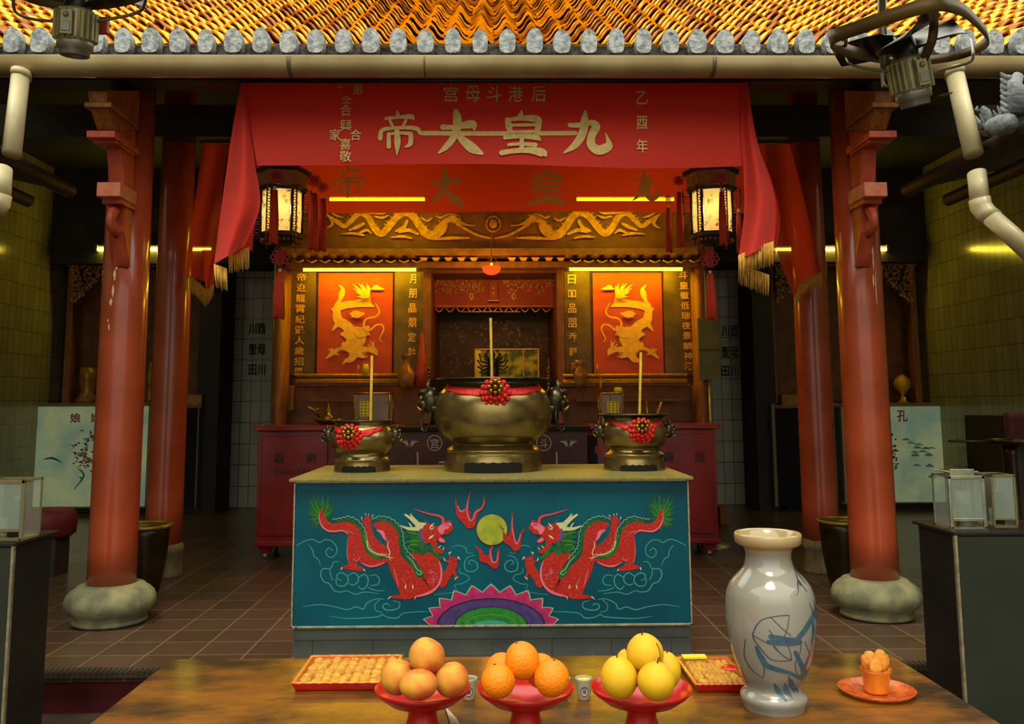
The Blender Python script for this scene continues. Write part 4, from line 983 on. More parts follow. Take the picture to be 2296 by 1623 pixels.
# ================================================================== SIDE ALTARS
def px_mir(px): return 2206-px
def side_altar(sd):
    YA = 8.0
    m = (lambda a: a) if sd < 0 else px_mir
    def pr(a, b_): a, b_ = m(a), m(b_); return min(a, b_), max(a, b_)
    w = 'left' if sd < 0 else 'right'
    t = thing('side_altar', 'dim wooden side altar with gilt corner fretwork in the %s aisle' % w, 'altar', (P(m(315), 1000, YA).x, YA, 0))
    def pt(name, a, y0, c, y1, y, th, mt, bev=.004):
        a, c = pr(a, c); b = MB(); b.pbox(a, y0, c, y1, y, th, mt); return b.build(name, t, bev=bev)
    pt('back_board', 150, 560, 478, 900, YA+.25, .05, 'panel_brown')
    pt('lintel', 148, 545, 480, 596, YA, .1, 'vase_gold'); pt('post', 146, 596, 160, 905, YA, .1, 'brown_wood'); pt('post', 468, 596, 480, 905, YA, .1, 'brown_wood')
    pt('altar_shelf', 60, 903, 450, 912, YA-.05, .3, 'brown_wood'); pt('altar_body', 66, 912, 445, 1150, YA+.04, .22, 'wall_dark')
    pt('offering_box', 395, 885, 452, 915, YA-.1, .12, 'vase_gold')
    b = MB(); rg = random.Random(4); f = raised(YA, .012)
    for cx0, dirn in ((164, 1), (464, -1)):
        n = 0
        while n < 150:
            x, y = rg.uniform(0, 75), rg.uniform(0, 78)
            if x+y > 84 or (x+y > 70 and rg.random() > .5): continue
            n += 1; R = rg.uniform(2.5, 6); a = rg.uniform(0, 6.3)
            q = [(cx0+dirn*(x+R*math.cos(a+h)*(1-h*.12)), 598+y+R*math.sin(a+h)*(1-h*.12), rg.uniform(.7, 1.4)) for h in (0, 1, 2, 3, 4)]
            b.stroke([(m(p[0]), p[1], p[2]) for p in q], f, 'gold_leaf', 2)
    b.build('corner_fretwork', t, solid=.015)
    b = MB()
    for k in range(16): 
        x = 175+k*18; b.stroke([(m(x), 585, 1), (m(x+6), 570, 2), (m(x+12), 585, 1)], f, 'gold_leaf', 3)
    b.build('lintel_carving', t, solid=.01)
    # incense pot figure on the shelf
    if sd < 0:
        c = P(195, 903, YA-.0+.1); s = YA/1250; b = MB()
        b.lathe([(26*s, 0), (24*s, 8*s), (14*s, 22*s), (19*s, 40*s), (20*s, 60*s), (17*s, 78*s), (0, 80*s)], c, 'vase_gold', 20)
        tag(b.build('altar_jar', base=c), 'stout dull gold jar on the side altar behind the left column', 'jar')
        c = P(335, 903, YA+.05); b = MB(); b.lathe([(10*s, 0), (5*s, 10*s), (6*s, 40*s), (10*s, 50*s), (3*s, 90*s), (0, 92*s)], c, 'vase_gold', 14); tag(b.build('altar_candle_holder', base=c), 'slim gold candle holder seen between the two left columns', 'candle holder')
    else:
        c = P(2025, 903, YA+.05); s = YA/1250; b = MB()
        b.lathe([(13*s, 0), (5*s, 6*s), (3*s, 18*s), (8*s, 24*s), (16*s, 34*s), (18*s, 44*s), (14*s, 54*s), (5*s, 62*s), (0, 64*s)], c, 'gold_leaf', 24, lobes=8, lob=.08)
        tag(b.build('lotus_lamp', base=c), 'lotus shaped gold lamp on the side altar right of the right column', 'lamp')
        c = P(2029, 903, YA-.02); b = MB(); b.lathe([(3*s, 0), (3*s, 12*s), (0, 13*s)], c, 'label_yellow', 8); tag(b.build('candle', base=c), 'tiny pale candle in front of the lotus lamp', 'candle')
    a, c = pr(216, 478)
    strip(a, c, 559, YA-.12, 'strip light across the top of the %s side altar' % w, .022, 'tube_far')
    # painted glass panel below
    x0, x1 = pr(68, 329)
    if sd > 0: x0, x1 = 1893, 2120
    y0, y1 = 911, 1136 if sd < 0 else 1126
    tp = thing('painted_panel', ('pale sky painting with brown figure under glass, standing behind the left column' if sd < 0 else 'pale blue sky painting under glass, right of the right column'), 'painting', P((x0+x1)/2, y1, YA-.14), 'painted altar panels')
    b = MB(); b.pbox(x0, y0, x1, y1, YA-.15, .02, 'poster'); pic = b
    b = MB()
    for q in ((x0-4, y0-5, x1+4, y0), (x0-4, y1, x1+4, y1+3), (x0-4, y0, x0, y1), (x1, y0, x1+3, y1)): b.pbox(*q, YA-.165, .04, 'frame_olive')
    b.build('frame', tp)
    b = pic; f = plane(YA-.156)
    if sd < 0:
        b.glyph('娘', 169, 937, 24, 22, f, 'poster_pink', bold=.02); b.glyph('娘', 215, 937, 24, 22, f, 'poster_pink', bold=.02)
        rg = random.Random(2)
        for k in range(60):
            x, y = rg.gauss(192, 16), rg.gauss(1018, 22); L = rg.uniform(3, 11); a_ = rg.uniform(-.8, 1.9)
            b.stroke([(x, y, .8), (x+L*.5*math.cos(a_)+2, y+L*.5*math.sin(a_), rg.uniform(1, 3)), (x+L*math.cos(a_+.5), y+L*math.sin(a_+.5), .5)], plane(YA-.156-.0004*k), rg.choice(['poster_pink', 'poster_pink', 'poster_pink', 'line_pale', 'poster_blue']), 3)
        b.stroke([(172, 1048, .6), (188, 1066, 2.2), (165, 1098, .6)], f, 'poster_blue', 5); b.stroke([(98, 1030, .6), (118, 1027, 2.5), (140, 1038, .6)], f, 'poster_blue', 5)
    else:
        b.glyph('孔', 2023, 932, 24, 26, f, 'poster_pink', bold=.02); b.glyph('雀', 1960, 932, 24, 26, f, 'poster_pink', bold=.02)
        rg = random.Random(3)
        for k in range(50):
            x, y = rg.gauss(1996, 9), rg.gauss(1018, 24); L = rg.uniform(3, 10); a_ = rg.uniform(-.8, 1.9)
            b.stroke([(x, y, .8), (x+L*.5*math.cos(a_)+2, y+L*.5*math.sin(a_), rg.uniform(1, 3)), (x+L*math.cos(a_+.5), y+L*math.sin(a_+.5), .5)], plane(YA-.156-.0004*k), rg.choice(['poster_pink', 'poster_pink', 'line_pale', 'poster_blue']), 3)
        for k in range(14):
            x, y = rg.gauss(2085, 22), rg.gauss(1010, 26); b.stroke([(x-9, y, .6), (x, y-2, rg.uniform(1.5, 4)), (x+10, y+1, .6)], plane(YA-.156-.0004*(k+50)), 'poster_sky', 4)
    b.build('picture', tp)
side_altar(-1); side_altar(1)

# doorways in the back wall with pale frames, their darkness drawn as black panels
for a, c, n in ((416, 440, 1), (1741, 1808, 2)):
    b = MB(); b.pbox(a, 915, c, 1138 if n == 1 else 1134, 7.9, .05, 'black'); 
    for q in (((c, 905, c+3, 1140),) if n == 1 else ((a-7, 905, a, 1136), (c, 905, c+3, 1136))): b.pbox(*q, 7.88, .07, 'frame_olive')
    b.pbox(a-3, 908, c+3, 915, 7.88, .07, 'brown_wood'); struct(b.build('door_%d' % n))
# dark partitions between the aisles and the tiled back wall
for a, c, n in ((443, 492, 'left_rear'), (1692, 1738, 'right_rear')):
    b = MB(); b.box(P(a, 900, 8.0).x, P(c, 900, 8.0).x, 7.97, 8.39, 0, 4.9, 'wall_dark'); struct(b.build('wall_'+n))
b = MB(); b.box(-6.3, 6.3, 7.9, 8.4, P(500, 560, 7.9).z if False else P(500, 590, 7.9).z, 4.9, 'wall_dark'); struct(b.build('wall_upper_rear'))
b = MB(); b.pbox(1617, 1112, 1635, 1152, 7.0, .2, 'brown_wood'); zc_ = min(v.z for v in b.v)
for v in b.v: v.z -= zc_
tag(b.build('small_crate', bev=.005), 'small dull wooden crate on the floor right of the right red cabinet', 'crate')

# ================================================================== URNS, CUSHION, STANDS
def urn(px, label, x_off=0):
    y = 4.56; c = P(px, 1165, y); x = c.x
    t = thing('incense_ash_urn', label, 'urn', (x, y, 0), 'dark floor urns'); z = .555; b = MB()
    b.lathe([(.12, 0), (.13, .02), (.155, .12), (.185, .3), (.20, .48), (.205, z)], (x, y, 0), 'urn', 40); b.build('body', t)
    b = MB(); b.lathe([(.205, z-.02), (.222, z-.012), (.225, z+.004), (.205, z+.012), (.198, z+.002), (.195, z-.01), (0, z+.004)], (x, y, 0), 'urn_rim', 40); b.build('rim', t)
urn(322, 'dark round urn with brass rim standing behind the left front column')
urn(1895, 'dark round urn with brass rim standing behind the right front column')
t = Q(112, 1150, .36); b = MB(); c = P(108, 1178, 5.2)
b.lathe([(.0, 0), (.20, 0), (.235, .03), (.24, .14), (.235, .20), (.20, .24), (0, .25)], (c.x, 5.2, .33), 'cushion', 32)
tt = thing('kneeling_stool', 'maroon padded kneeling stool beyond the left dark stand', 'stool', (c.x, 5.2, 0)); b.build('cushion', tt)
b = MB(); b.box(c.x-.14, c.x+.14, 5.06, 5.34, 0, .33, 'wall_dark'); b.build('base', tt, bev=.008)

def stand(sd):
    w = 'left' if sd < 0 else 'right'
    zt = .885 if sd < 0 else .905
    xi = P(33 if sd < 0 else 2140, 1200, 2.6).x; xo = xi+sd*.75; xa, xb = min(xi, xo), max(xi, xo)
    t = thing('offering_stand', 'dark green-black metal stand at the %s edge of the view' % w, 'stand', ((xa+xb)/2, 2.75, -.52), 'dark side stands')
    b = MB(); b.box(xa+.01, xb-.01, 2.61, 2.83, -.52, zt-.012, 'stand_side'); b.build('body', t)
    b = MB(); b.box(xa+.012, xb-.012, 2.597, 2.61, -.50, zt-.02, 'stand_front'); b.build('front_panel', t)
    b = MB(); b.box(xa-.01, xb+.01, 2.59, 2.85, zt-.012, zt+.004, 'stand_side'); b.build('top', t, bev=.003)
    b = MB(); b.box(xi-.006, xi+.006, 2.592, 2.604, -.52, zt-.012, 'alu'); b.build('corner_edge', t)
    return zt
zl = stand(-1); zr = stand(1)
def box_lantern(pxa, pxb, pya, y, z, label, bright, depth=.16):
    xa, xb = P(pxa, 1100, y).x, P(pxb, 1100, y).x; zt = P((pxa+pxb)/2, pya, y).z; h = zt-z; k = xb-xa
    t = thing('glass_oil_lantern', label, 'lantern', ((xa+xb)/2, y+depth/2, z), 'box lanterns on the side stands')
    fr = 'chrome' if bright else 'frame_olive'; w = k*.085
    b = MB()
    for x0 in (xa, xb-w): b.box(x0, x0+w, y, y+.012, z, zt, fr)
    b.box(xa, xb, y, y+.012, zt-w*1.1, zt, fr); b.box(xa+w, xb-w, y, y+.012, z+h*.14, z+h*.14+w, fr); b.build('front_frame', t, bev=.002)
    b = MB()
    for x0 in (xa, xb-w*.4): b.box(x0, x0+w*.4, y+depth-.01, y+depth, z, zt, fr)
    b.box(xa, xb, y+depth-.01, y+depth, zt-w*.6, zt, fr); b.box(xa, xa+w*.4, y, y+depth, zt-w*.5, zt, fr); b.box(xb-w*.4, xb, y, y+depth, zt-w*.5, zt, fr)
    b.box(xa, xb, y, y+depth, z, z+.008, fr); b.build('back_frame', t)
    b = MB(); b.box(xa+w, xb-w, y+.004, y+.008, z+h*.14, zt-w, 'glass_pale'); b.build('front_pane', t)
    b = MB(); b.box(xa+.004, xa+.007, y+.01, y+depth-.01, z+.01, zt-.01, 'glass'); b.build('side_pane', t)
    b = MB(); b.box(xb-.007, xb-.004, y+.01, y+depth-.01, z+.01, zt-.01, 'glass'); b.build('side_pane', t)
    if bright:
        b = MB(); b.box(xa+k*.05, xb-k*.12, y+.01, y+depth*.9, zt+.012, zt+.02, 'chrome'); b.box(xa+k*.08, xa+k*.75, y+.005, y+.012, zt, zt+.03, 'chrome'); b.build('lid', t, bev=.002)
    b = MB(); cx_ = (xa+xb)/2
    b.lathe([(k*.2, 0), (k*.2, h*.62), (k*.17, h*.66), (k*.17, h*.1), (0, h*.1)], (cx_+k*.12, y+depth/2, z+.008), 'oil' if bright else 'stand_front', 20); b.build('oil_glass', t)
    b = MB(); b.lathe([(k*.08, 0), (k*.09, h*.3), (0, h*.31)], (cx_-k*.2, y+depth/2, z+.008), 'cake' if bright else 'glass_pale', 14); b.build('float_wick', t)
box_lantern(2139, 2222, 1068, 2.62, zr+.004, 'bright chrome framed glass oil lantern on the right stand', True)
box_lantern(2236, 2292, 1066, 2.64, zr+.004, 'dim glass oil lantern at the far right of the right stand', False)
box_lantern(-52, 42, 1078, 2.60, zl+.004, 'glass oil lantern with pale bars on the left stand', False, .17)
# tripod disc and red cloth at the far right
c = P(2262, 985, 4.6); t = thing('round_pedestal', 'dark round pedestal table standing beyond the right stand', 'pedestal', (c.x, 4.6, 0))
b = MB(); b.lathe([(0, 0), (.30, 0), (.31, .02), (.05, .05), (.045, c.z-.12), (.05, c.z-.05), (0, c.z-.04)], (c.x, 4.6, 0), 'urn', 24); b.build('post', t)
b = MB(); b.lathe([(0, c.z-.05), (.12, c.z-.05), (.14, c.z-.02), (.15, c.z), (0, c.z+.012)], (c.x, 4.6, 0), 'bronze_dark', 32); b.build('dish', t)
b = MB(); b.tube([(c.x-.12, 4.6, c.z-.02), P(2185, 990, 4.6), P(2128, 988, 4.6)], [.02, .012, .01], 'bronze_dark', 8); b.build('handle', t)
c = P(2290, 975, 5.4); b = MB()
b.grid(lambda u, v: Vector((c.x-.16+u*.7, 5.4+.03*math.sin(u*14), P(2290, 925, 5.4).z-v*(.25+.05*math.sin(u*6)))), 24, 6, 'red_cloth')
t = thing('altar_cloth', 'maroon cloth over a narrow table at the far right edge', 'cloth', (c.x+.2, 5.4, 0)); b.build('cloth', t, solid=.006)
b = MB(); b.box(c.x-.12, c.x+.5, 5.44, 5.9, 0, P(2290, 928, 5.4).z-.02, 'wall_dark'); b.build('table_body', t)

# ================================================================== SIDE ROOFS AND PIPES
def side_roof(sd):
    w = 'left' if sd < 0 else 'right'
    x = 3.12*sd; z = 3.08
    t = thing('gallery_roof', 'dark lean-to gallery roof edge with gutter on the %s side' % w, 'roof', (x+sd*.6, 3.2, z-.1), kind='thing')
    b = MB(); v = [(x, 1.9, z-.03), (x, 4.0, z-.03), (x+sd*1.6, 4.0, z+.35), (x+sd*1.6, 1.9, z+.35)]
    v += [(a, b_, c+.05) for a, b_, c in v]
    b.add(v, [(0, 1, 2, 3), (4, 7, 6, 5), (0, 4, 5, 1), (1, 5, 6, 2), (2, 6, 7, 3), (3, 7, 4, 0)], 'dark_wood'); b.build('roof_boards', t)
    b = MB(); b.tube([(x-sd*.03, 1.9, z-.02), (x-sd*.03, 4.02, z-.02)], .055, 'dark_wood', 14); b.build('eave_gutter', t)
    b = MB(); b.tube([(x+sd*.25, 2.2, z-.10), (x+sd*.25, 4.0, z-.10)], .05, 'dark_wood', 8); b.build('eave_beam', t)
side_roof(-1); side_roof(1)
def pipes(sd):
    w = 'left' if sd < 0 else 'right'
    t = thing('downpipe', 'cream plastic downpipe running from the gutter down the %s side' % w, 'pipe', P(60 if sd < 0 else 2140, 165, 3.45), 'cream downpipes')
    def pipe(pts, name, r=.048):
        b = MB(); b.tube(pts, r, 'pvc', 18); return b.build(name, t)
    if sd > 0:
        pipe([P(2139, 158, 3.46), P(2160, 250, 3.40), P(2183, 346, 3.30)], 'upper_pipe')
        b = MB(); b.tube([P(2139, 156, 3.46), P(2141, 170, 3.455)], .054, 'pvc', 18); b.build('collar', t)
        pipe([P(2190, 388, 3.25), P(2197, 452, 3.2)], 'middle_pipe', .046)
        b = MB(); b.tube([P(2196, 446, 3.2), P(2199, 462, 3.2), P(2210, 478, 3.18), P(2226, 490, 3.15)], .051, 'pvc', 18); b.build('elbow', t)
        pipe([P(2222, 487, 3.15), P(2260, 520, 3.1), P(2330, 585, 3.0)], 'lower_pipe', .046)
    else:
        pipe([P(47, 163, 3.46), P(37, 250, 3.40), P(26, 346, 3.32)], 'upper_pipe', .047)
        b = MB(); b.tube([P(48, 160, 3.46), P(47, 174, 3.455)], .053, 'pvc', 18); b.build('collar', t)
        pipe([P(6, 378, 3.25), P(2, 440, 3.2)], 'middle_pipe', .046)
        b = MB(); b.tube([P(2, 436, 3.2), P(-2, 456, 3.2), P(-14, 474, 3.18)], .051, 'pvc', 18); b.build('elbow', t)
pipes(-1); pipes(1)
# grey ceramic ridge ornaments on the right gallery roof
t = thing('ridge_ornament', 'weathered grey ceramic dragon ornament on the right gallery roof', 'ornament', P(2240, 300, 3.2))
b = MB(); Yo = 3.2
b.tube([P(2205, 292, Yo), P(2222, 285, Yo), P(2250, 275, Yo-.1), P(2290, 262, Yo-.2)], [.04, .05, .06, .06], 'ceramic_grey', 10)
b.build('ridge', t)
b = MB(); b.tube([P(2222, 285, Yo), P(2214, 265, Yo), P(2203, 248, Yo), P(2196, 252, Yo)], [.03, .035, .03, .012], 'ceramic_grey', 8); b.tube([P(2203, 248, Yo), P(2206, 238, Yo)], [.02, .008], 'ceramic_grey', 6); b.ball(P(2228, 284, Yo-.03), .03, 'ceramic_grey', 8, 6); 
for k in range(9):
    p_ = P(2200+k*10, 290-k*3, Yo); b.tube([p_, p_+Vector((-.012, 0, .05)), p_+Vector((-.03, 0, .085+.02*(k % 2)))], [.02, .013, .003], 'ceramic_grey', 6)
b.tube([P(2196, 250, Yo), P(2188, 244, Yo), P(2192, 238, Yo)], [.012, .010, .003], 'ceramic_grey', 6); b.build('dragon_head', t)
b = MB(); b.tube([P(2245, 275, Yo-.05), P(2268, 255, Yo-.05), P(2285, 250, Yo-.08)], [.05, .045, .02], 'ceramic_grey', 8); b.build('curled_tail', t)
b = MB(); b.tube([P(2264, 250, Yo), P(2262, 215, Yo), P(2258, 190, Yo)], [.02, .03, .04], 'ceramic_rust', 8); b.build('rust_figure', t)
b = MB(); b.tube([P(2292, 250, Yo-.1), P(2292, 205, Yo-.1), P(2285, 180, Yo-.1), P(2298, 160, Yo-.1)], [.06, .07, .05, .03], 'ceramic_grey', 8)
for k in range(7): p_ = P(2284, 250-k*13, Yo-.1); b.tube([p_, p_+Vector((-.05, 0, .02)), p_+Vector((-.07, 0, .05))], [.03, .018, .004], 'ceramic_grey', 6)
b.build('large_figure', t)

# ================================================================== DRAGON TABLE
YT = 3.46; zt = P(1101, 1071, YT-.02).z; xl_, xr_ = P(656, 1240, YT).x, P(1548, 1240, YT).x
zpt, zpb = P(1101, 1076, YT).z, P(1101, 1405, YT).z
t = thing('dragon_table', 'long altar table with blue painted front of two red dragons', 'table', (0, YT+.35, 0))
b = MB(); b.box(xl_-.022, xr_+.022, YT-.03, YT+.72, zt-.018, zt, 'formica'); b.build('table_top', t, bev=.003)
b = MB(); b.box(xl_+.01, xr_-.01, YT+.02, YT+.70, .10, zt-.018, 'plinth'); b.build('body', t)
b = MB(); b.box(xl_+.0, xr_-.0, YT+.03, YT+.68, 0, .14, 'plinth')
for k in range(7): b.box(xl_+.12+k*.36, xl_+.124+k*.36, YT+.028, YT+.031, .0, .14, 'mortar')
b.build('plinth', t)
b = MB(); xa, xb = xl_, xr_; w = .013
b.box(xa, xb, YT-.006, YT+.02, zpt-w, zpt, 'alu'); b.box(xa, xb, YT-.006, YT+.02, zpb, zpb+w, 'alu'); b.box(xa, xa+w*.8, YT-.006, YT+.02, zpb, zpt, 'alu'); b.box(xb-w*.8, xb, YT-.006, YT+.02, zpb, zpt, 'alu')
b.build('metal_frame', t, bev=.002)
b = MB()
for px in (668, 1016, 1188, 1543):
    for z in (zpt-.006, zpb+.006): b.ball((P(px, 1240, YT).x, YT-.007, z), .004, 'ink', 8, 5)
b.build('screws', t)
# painting
b = MB(); b.box(xa+.004, xb-.004, YT, YT+.018, zpb+.004, zpt-.004, 'paint_teal'); LAY = [0]
def lay():
    LAY[0] += .5; y = YT-.00008*LAY[0]; return lambda p, q: P(p, q, y)
def L3(pts, mir=False):
    o = []
    for p in pts:
        x, y = 640+p[0]/4.058, 1040+p[1]/4.058
        if mir: x = 2202.5-x
        o.append((x, y)+tuple(w/4.058 for w in p[2:]))
    return o
def st(pts, m, f, mir, n=5):
    LAY[0] += .25; y = YT-.00008*LAY[0]; b.stroke(L3(pts, mir), lambda p, q: P(p, q, y), m, n, lift=.00001)
def claw(pts, f, mir): st(pts, 'p_cream', f, mir, 3)
for mir in (False, True):
    LAY[0] = 0
    f = lay()   # clouds
    for c_ in ([(100, 745, 3), (150, 715, 4), (210, 690, 4), (260, 690, 4), (310, 715, 4), (360, 690, 4), (420, 700, 4), (465, 760, 4), (460, 820, 4), (420, 850, 4), (380, 835, 4), (370, 790, 4), (400, 765, 4), (430, 790, 3)],
               [(215, 740, 3), (250, 790, 4), (260, 840, 4), (300, 870, 4), (320, 930, 2)],
               [(490, 890, 3), (440, 895, 4), (410, 950, 4), (340, 955, 5), (320, 1010, 5), (350, 1070, 5), (400, 1090, 5), (440, 1150, 5), (500, 1165, 4), (560, 1155, 4), (640, 1185, 4), (720, 1165, 4), (850, 1180, 2)],
               [(405, 960, 4), (410, 1010, 4), (430, 1055, 4)],
               [(510, 1060, 3), (480, 1050, 4), (470, 1010, 5), (510, 990, 5), (560, 1020, 5), (570, 1070, 5), (530, 1110, 5), (470, 1100, 4), (460, 1040, 4)],
               [(570, 1020, 4), (620, 990, 5), (660, 1020, 5), (660, 1070, 5), (620, 1100, 5), (580, 1090, 4)],
               [(670, 1030, 4), (720, 1005, 5), (750, 1040, 5), (745, 1100, 5), (700, 1140, 5), (660, 1110, 4)],
               [(760, 1020, 3), (820, 1010, 4), (855, 1050, 4), (840, 1095, 4), (780, 1105, 4)], [(755, 1125, 4), (820, 1150, 4), (905, 1155, 2)],
               [(150, 1300, 2), (300, 1280, 4), (430, 1295, 4), (560, 1325, 5), (640, 1300, 5), (710, 1320, 5), (740, 1270, 5), (820, 1230, 4), (900, 1230, 3)],
               [(860, 1235, 3), (815, 1280, 4), (820, 1330, 4), (880, 1350, 3)], [(950, 1290, 3), (925, 1270, 5), (890, 1285, 5), (900, 1320, 6), (960, 1330, 6), (1030, 1310, 5), (1035, 1260, 4), (980, 1245, 3)],
               [(400, 1385, 2), (560, 1405, 4), (720, 1400, 5), (840, 1390, 5), (880, 1370, 5), (930, 1395, 5), (1020, 1400, 5), (1070, 1360, 4), (1200, 1345, 4), (1310, 1345, 2)],
               [(1510, 760, 2), (1570, 740, 4), (1640, 765, 4), (1655, 810, 3), (1710, 805, 2)], [(1690, 915, 3), (1665, 900, 4), (1690, 875, 4), (1740, 900, 5), (1745, 950, 5), (1700, 980, 5), (1640, 965, 5), (1630, 900, 5), (1660, 850, 4), (1720, 830, 3)],
               [(1580, 940, 2), (1590, 990, 4), (1650, 1010, 4), (1670, 1050, 4), (1600, 1090, 4), (1540, 1100, 3), (1545, 1160, 3), (1350, 1190, 2)]):
        st(c_, 'p_cloud', f, mir, 6)
    f = lay()   # tail flame
    for tip in ((340, 250), (290, 275), (235, 270), (205, 300), (190, 370), (190, 440), (195, 510), (215, 565), (260, 590), (330, 610), (400, 280), (430, 330), (455, 345), (445, 410), (430, 490), (300, 400), (385, 400)):
        st([(330+(tip[0]-330)*.15, 500, 20), ((330*.5+tip[0]*.5), (480+tip[1])/2+15, 17), (tip[0], tip[1], 1)], 'p_green', f, mir)
    f = lay()
    for tip in ((345, 300), (260, 300), (225, 350), (215, 430), (220, 500), (400, 350), (425, 420), (270, 560)):
        st([(330, 490, 5), ((330*.5+tip[0]*.5), (480+tip[1])/2+10, 4), (tip[0], tip[1], 1)], 'p_green2', f, mir)
    f = lay()
    tailb = [(325, 425, 14), (328, 480, 26), (355, 535, 34), (410, 575, 36), (480, 578, 42), (560, 575, 50), (620, 620, 60), (645, 690, 68), (660, 770, 70), (720, 845, 66), (790, 880, 52), (860, 880, 42), (920, 850, 30), (950, 820, 20)]
    hump = [(825, 555, 26), (880, 570, 55), (945, 605, 68), (975, 680, 64), (975, 770, 62), (990, 850, 66), (1030, 930, 84), (1090, 1010, 98), (1170, 1080, 104), (1270, 1090, 108), (1320, 1020, 104), (1320, 930, 96), (1270, 870, 80), (1190, 820, 50)]
    g1 = [(430, 520, 4), (500, 518, 10), (580, 505, 14), (650, 545, 16), (700, 620, 16), (722, 720, 16), (760, 800, 18), (830, 845, 18), (910, 850, 16), (960, 840, 6)]
    for s_ in (tailb,): st(s_, 'p_red', f, mir, 6)
    f = lay(); st(g1, 'p_green', f, mir, 6)
    f = lay()   # hind leg with foot
    st([(620, 700, 56), (610, 800, 50), (612, 880, 42), (625, 935, 36)], 'p_red', f, mir); st([(512, 948, 8), (560, 938, 20), (640, 945, 28), (712, 962, 9)], 'p_red', f, mir)
    f = lay()   # haunch / lifted hind paw
    st([(745, 500, 26), (752, 580, 32), (768, 660, 38), (805, 730, 50), (860, 780, 56), (900, 820, 34)], 'p_red', f, mir)
    for fg in ([(720, 540, 10), (705, 515, 8), (692, 488, 3)], [(735, 520, 11), (735, 490, 8), (728, 458, 3)], [(765, 520, 10), (780, 500, 8), (790, 472, 3)], [(745, 510, 10), (752, 482, 8), (756, 465, 3)]): st(fg, 'p_red', f, mir, 3)
    f = lay()
    st([(715, 640, 5), (735, 720, 6), (760, 790, 6), (820, 835, 6), (900, 840, 4)], 'p_green2', f, mir)
    st(hump, 'p_red', f, mir, 7)
    f = lay()
    g2 = [(800, 520, 5), (850, 502, 12), (920, 510, 15), (985, 550, 17), (1035, 620, 17), (1045, 700, 17), (1058, 770, 18), (1100, 830, 20), (1150, 890, 22), (1190, 950, 30), (1225, 1000, 38), (1235, 1010, 30)]
    st(g2, 'p_green', f, mir, 6)
    f = lay()   # rib haunch shading on front leg, foot
    st([(1000, 900, 60), (1030, 1010, 56), (1070, 1110, 52), (1085, 1180, 40)], 'p_red', f, mir); st([(955, 1212, 9), (1030, 1208, 20), (1110, 1200, 30), (1180, 1205, 10)], 'p_red', f, mir)
    st([(830, 600, 3), (880, 625, 18), (900, 670, 12), (925, 700, 3)], 'p_pink', f, mir)
    f = lay()   # green mane lobes
    for s_ in ([(1240, 640, 34), (1160, 620, 26), (1095, 610, 5)], [(1240, 670, 34), (1150, 665, 22), (1080, 660, 4)], [(1245, 710, 38), (1160, 710, 26), (1085, 720, 4)], [(1250, 740, 40), (1180, 755, 34), (1110, 770, 10)], [(1260, 770, 34), (1200, 790, 26), (1150, 800, 8)], [(1290, 760, 24), (1270, 810, 16), (1240, 820, 4)]): st(s_, 'p_green', f, mir)
    st([(1330, 740, 16), (1350, 800, 20), (1400, 850, 16), (1435, 870, 4)], 'p_green', f, mir)
    f = lay()
    for s_ in ([(1210, 640, 5), (1150, 630, 5), (1100, 625, 2)], [(1215, 700, 5), (1150, 700, 6), (1100, 712, 2)], [(1200, 740, 6), (1140, 735, 6), (1120, 770, 4), (1170, 790, 4)], [(1345, 770, 3), (1380, 820, 3), (1420, 850, 2)]): st(s_, 'p_green2', f, mir)
    for k in range(15):
        a = math.radians(95+k*11.5); L_ = 92+14*(k % 2)
        st([(1300+30*math.cos(a), 620-30*math.sin(a), 13), (1300+L_*.6*math.cos(a), 620-L_*.62*math.sin(a), 9), (1300+L_*math.cos(a), 625-L_*1.2*math.sin(a), 2)], 'p_purple', f, mir, 3)
    f = lay()   # horns and feeler
    st([(1265, 555, 20), (1200, 545, 20), (1140, 495, 15), (1090, 462, 9)], 'p_horn', f, mir); st([(1200, 530, 12), (1160, 490, 10), (1140, 455, 5)], 'p_horn', f, mir)
    st([(1250, 575, 16), (1190, 560, 12)], 'p_horn', f, mir); st([(1210, 590, 18), (1130, 590, 14), (1080, 575, 9), (1045, 560, 3)], 'p_horn', f, mir); st([(1150, 590, 8), (1140, 560, 7), (1120, 535, 3)], 'p_horn', f, mir)
    f = lay()
    b.poly(L3([(1262, 560), (1310, 545), (1350, 555), (1395, 570), (1420, 540), (1455, 525), (1500, 512), (1512, 545), (1528, 585), (1500, 620), (1480, 645), (1445, 640), (1420, 660), (1448, 690), (1455, 712), (1430, 722), (1400, 705), (1380, 690), (1378, 740), (1400, 765), (1440, 785), (1430, 815), (1385, 808), (1350, 770), (1320, 720), (1285, 720), (1255, 670), (1245, 610)], mir), f, 'p_red', 3)
    st([(1437, 560, 12), (1432, 500, 12), (1395, 472, 10), (1330, 460, 8), (1260, 440, 6), (1170, 412, 2)], 'p_pinkred', f, mir)
    f = lay()
    b.poly(L3([(1400, 565), (1440, 545), (1500, 535), (1510, 560), (1480, 590), (1450, 600), (1430, 640), (1400, 625), (1385, 590)], mir), f, 'p_pink', 3)
    b.poly(L3([(1395, 700), (1440, 712), (1452, 705), (1440, 690), (1405, 670)], mir), f, 'p_pink', 2)
    x, y = L3([(1330, 580)], mir)[0]; b.disc(x, y, 4.6, f, 'p_cream'); f = lay(); b.disc(x+(.8 if not mir else -.8), y, 2.3, f, 'p_dark')
    claw([(1305, 680, 3), (1325, 665, 9), (1348, 648, 3)], f, mir); claw([(1395, 760, 5), (1415, 745, 3)], f, mir); claw([(1435, 775, 5), (1445, 755, 2)], f, mir)
    st([(1325, 560, 4), (1345, 545, 4), (1350, 535, 1)], 'p_cream', f, mir); st([(1415, 650, 3), (1450, 655, 3), (1495, 625, 2)], 'p_dark', f, mir)
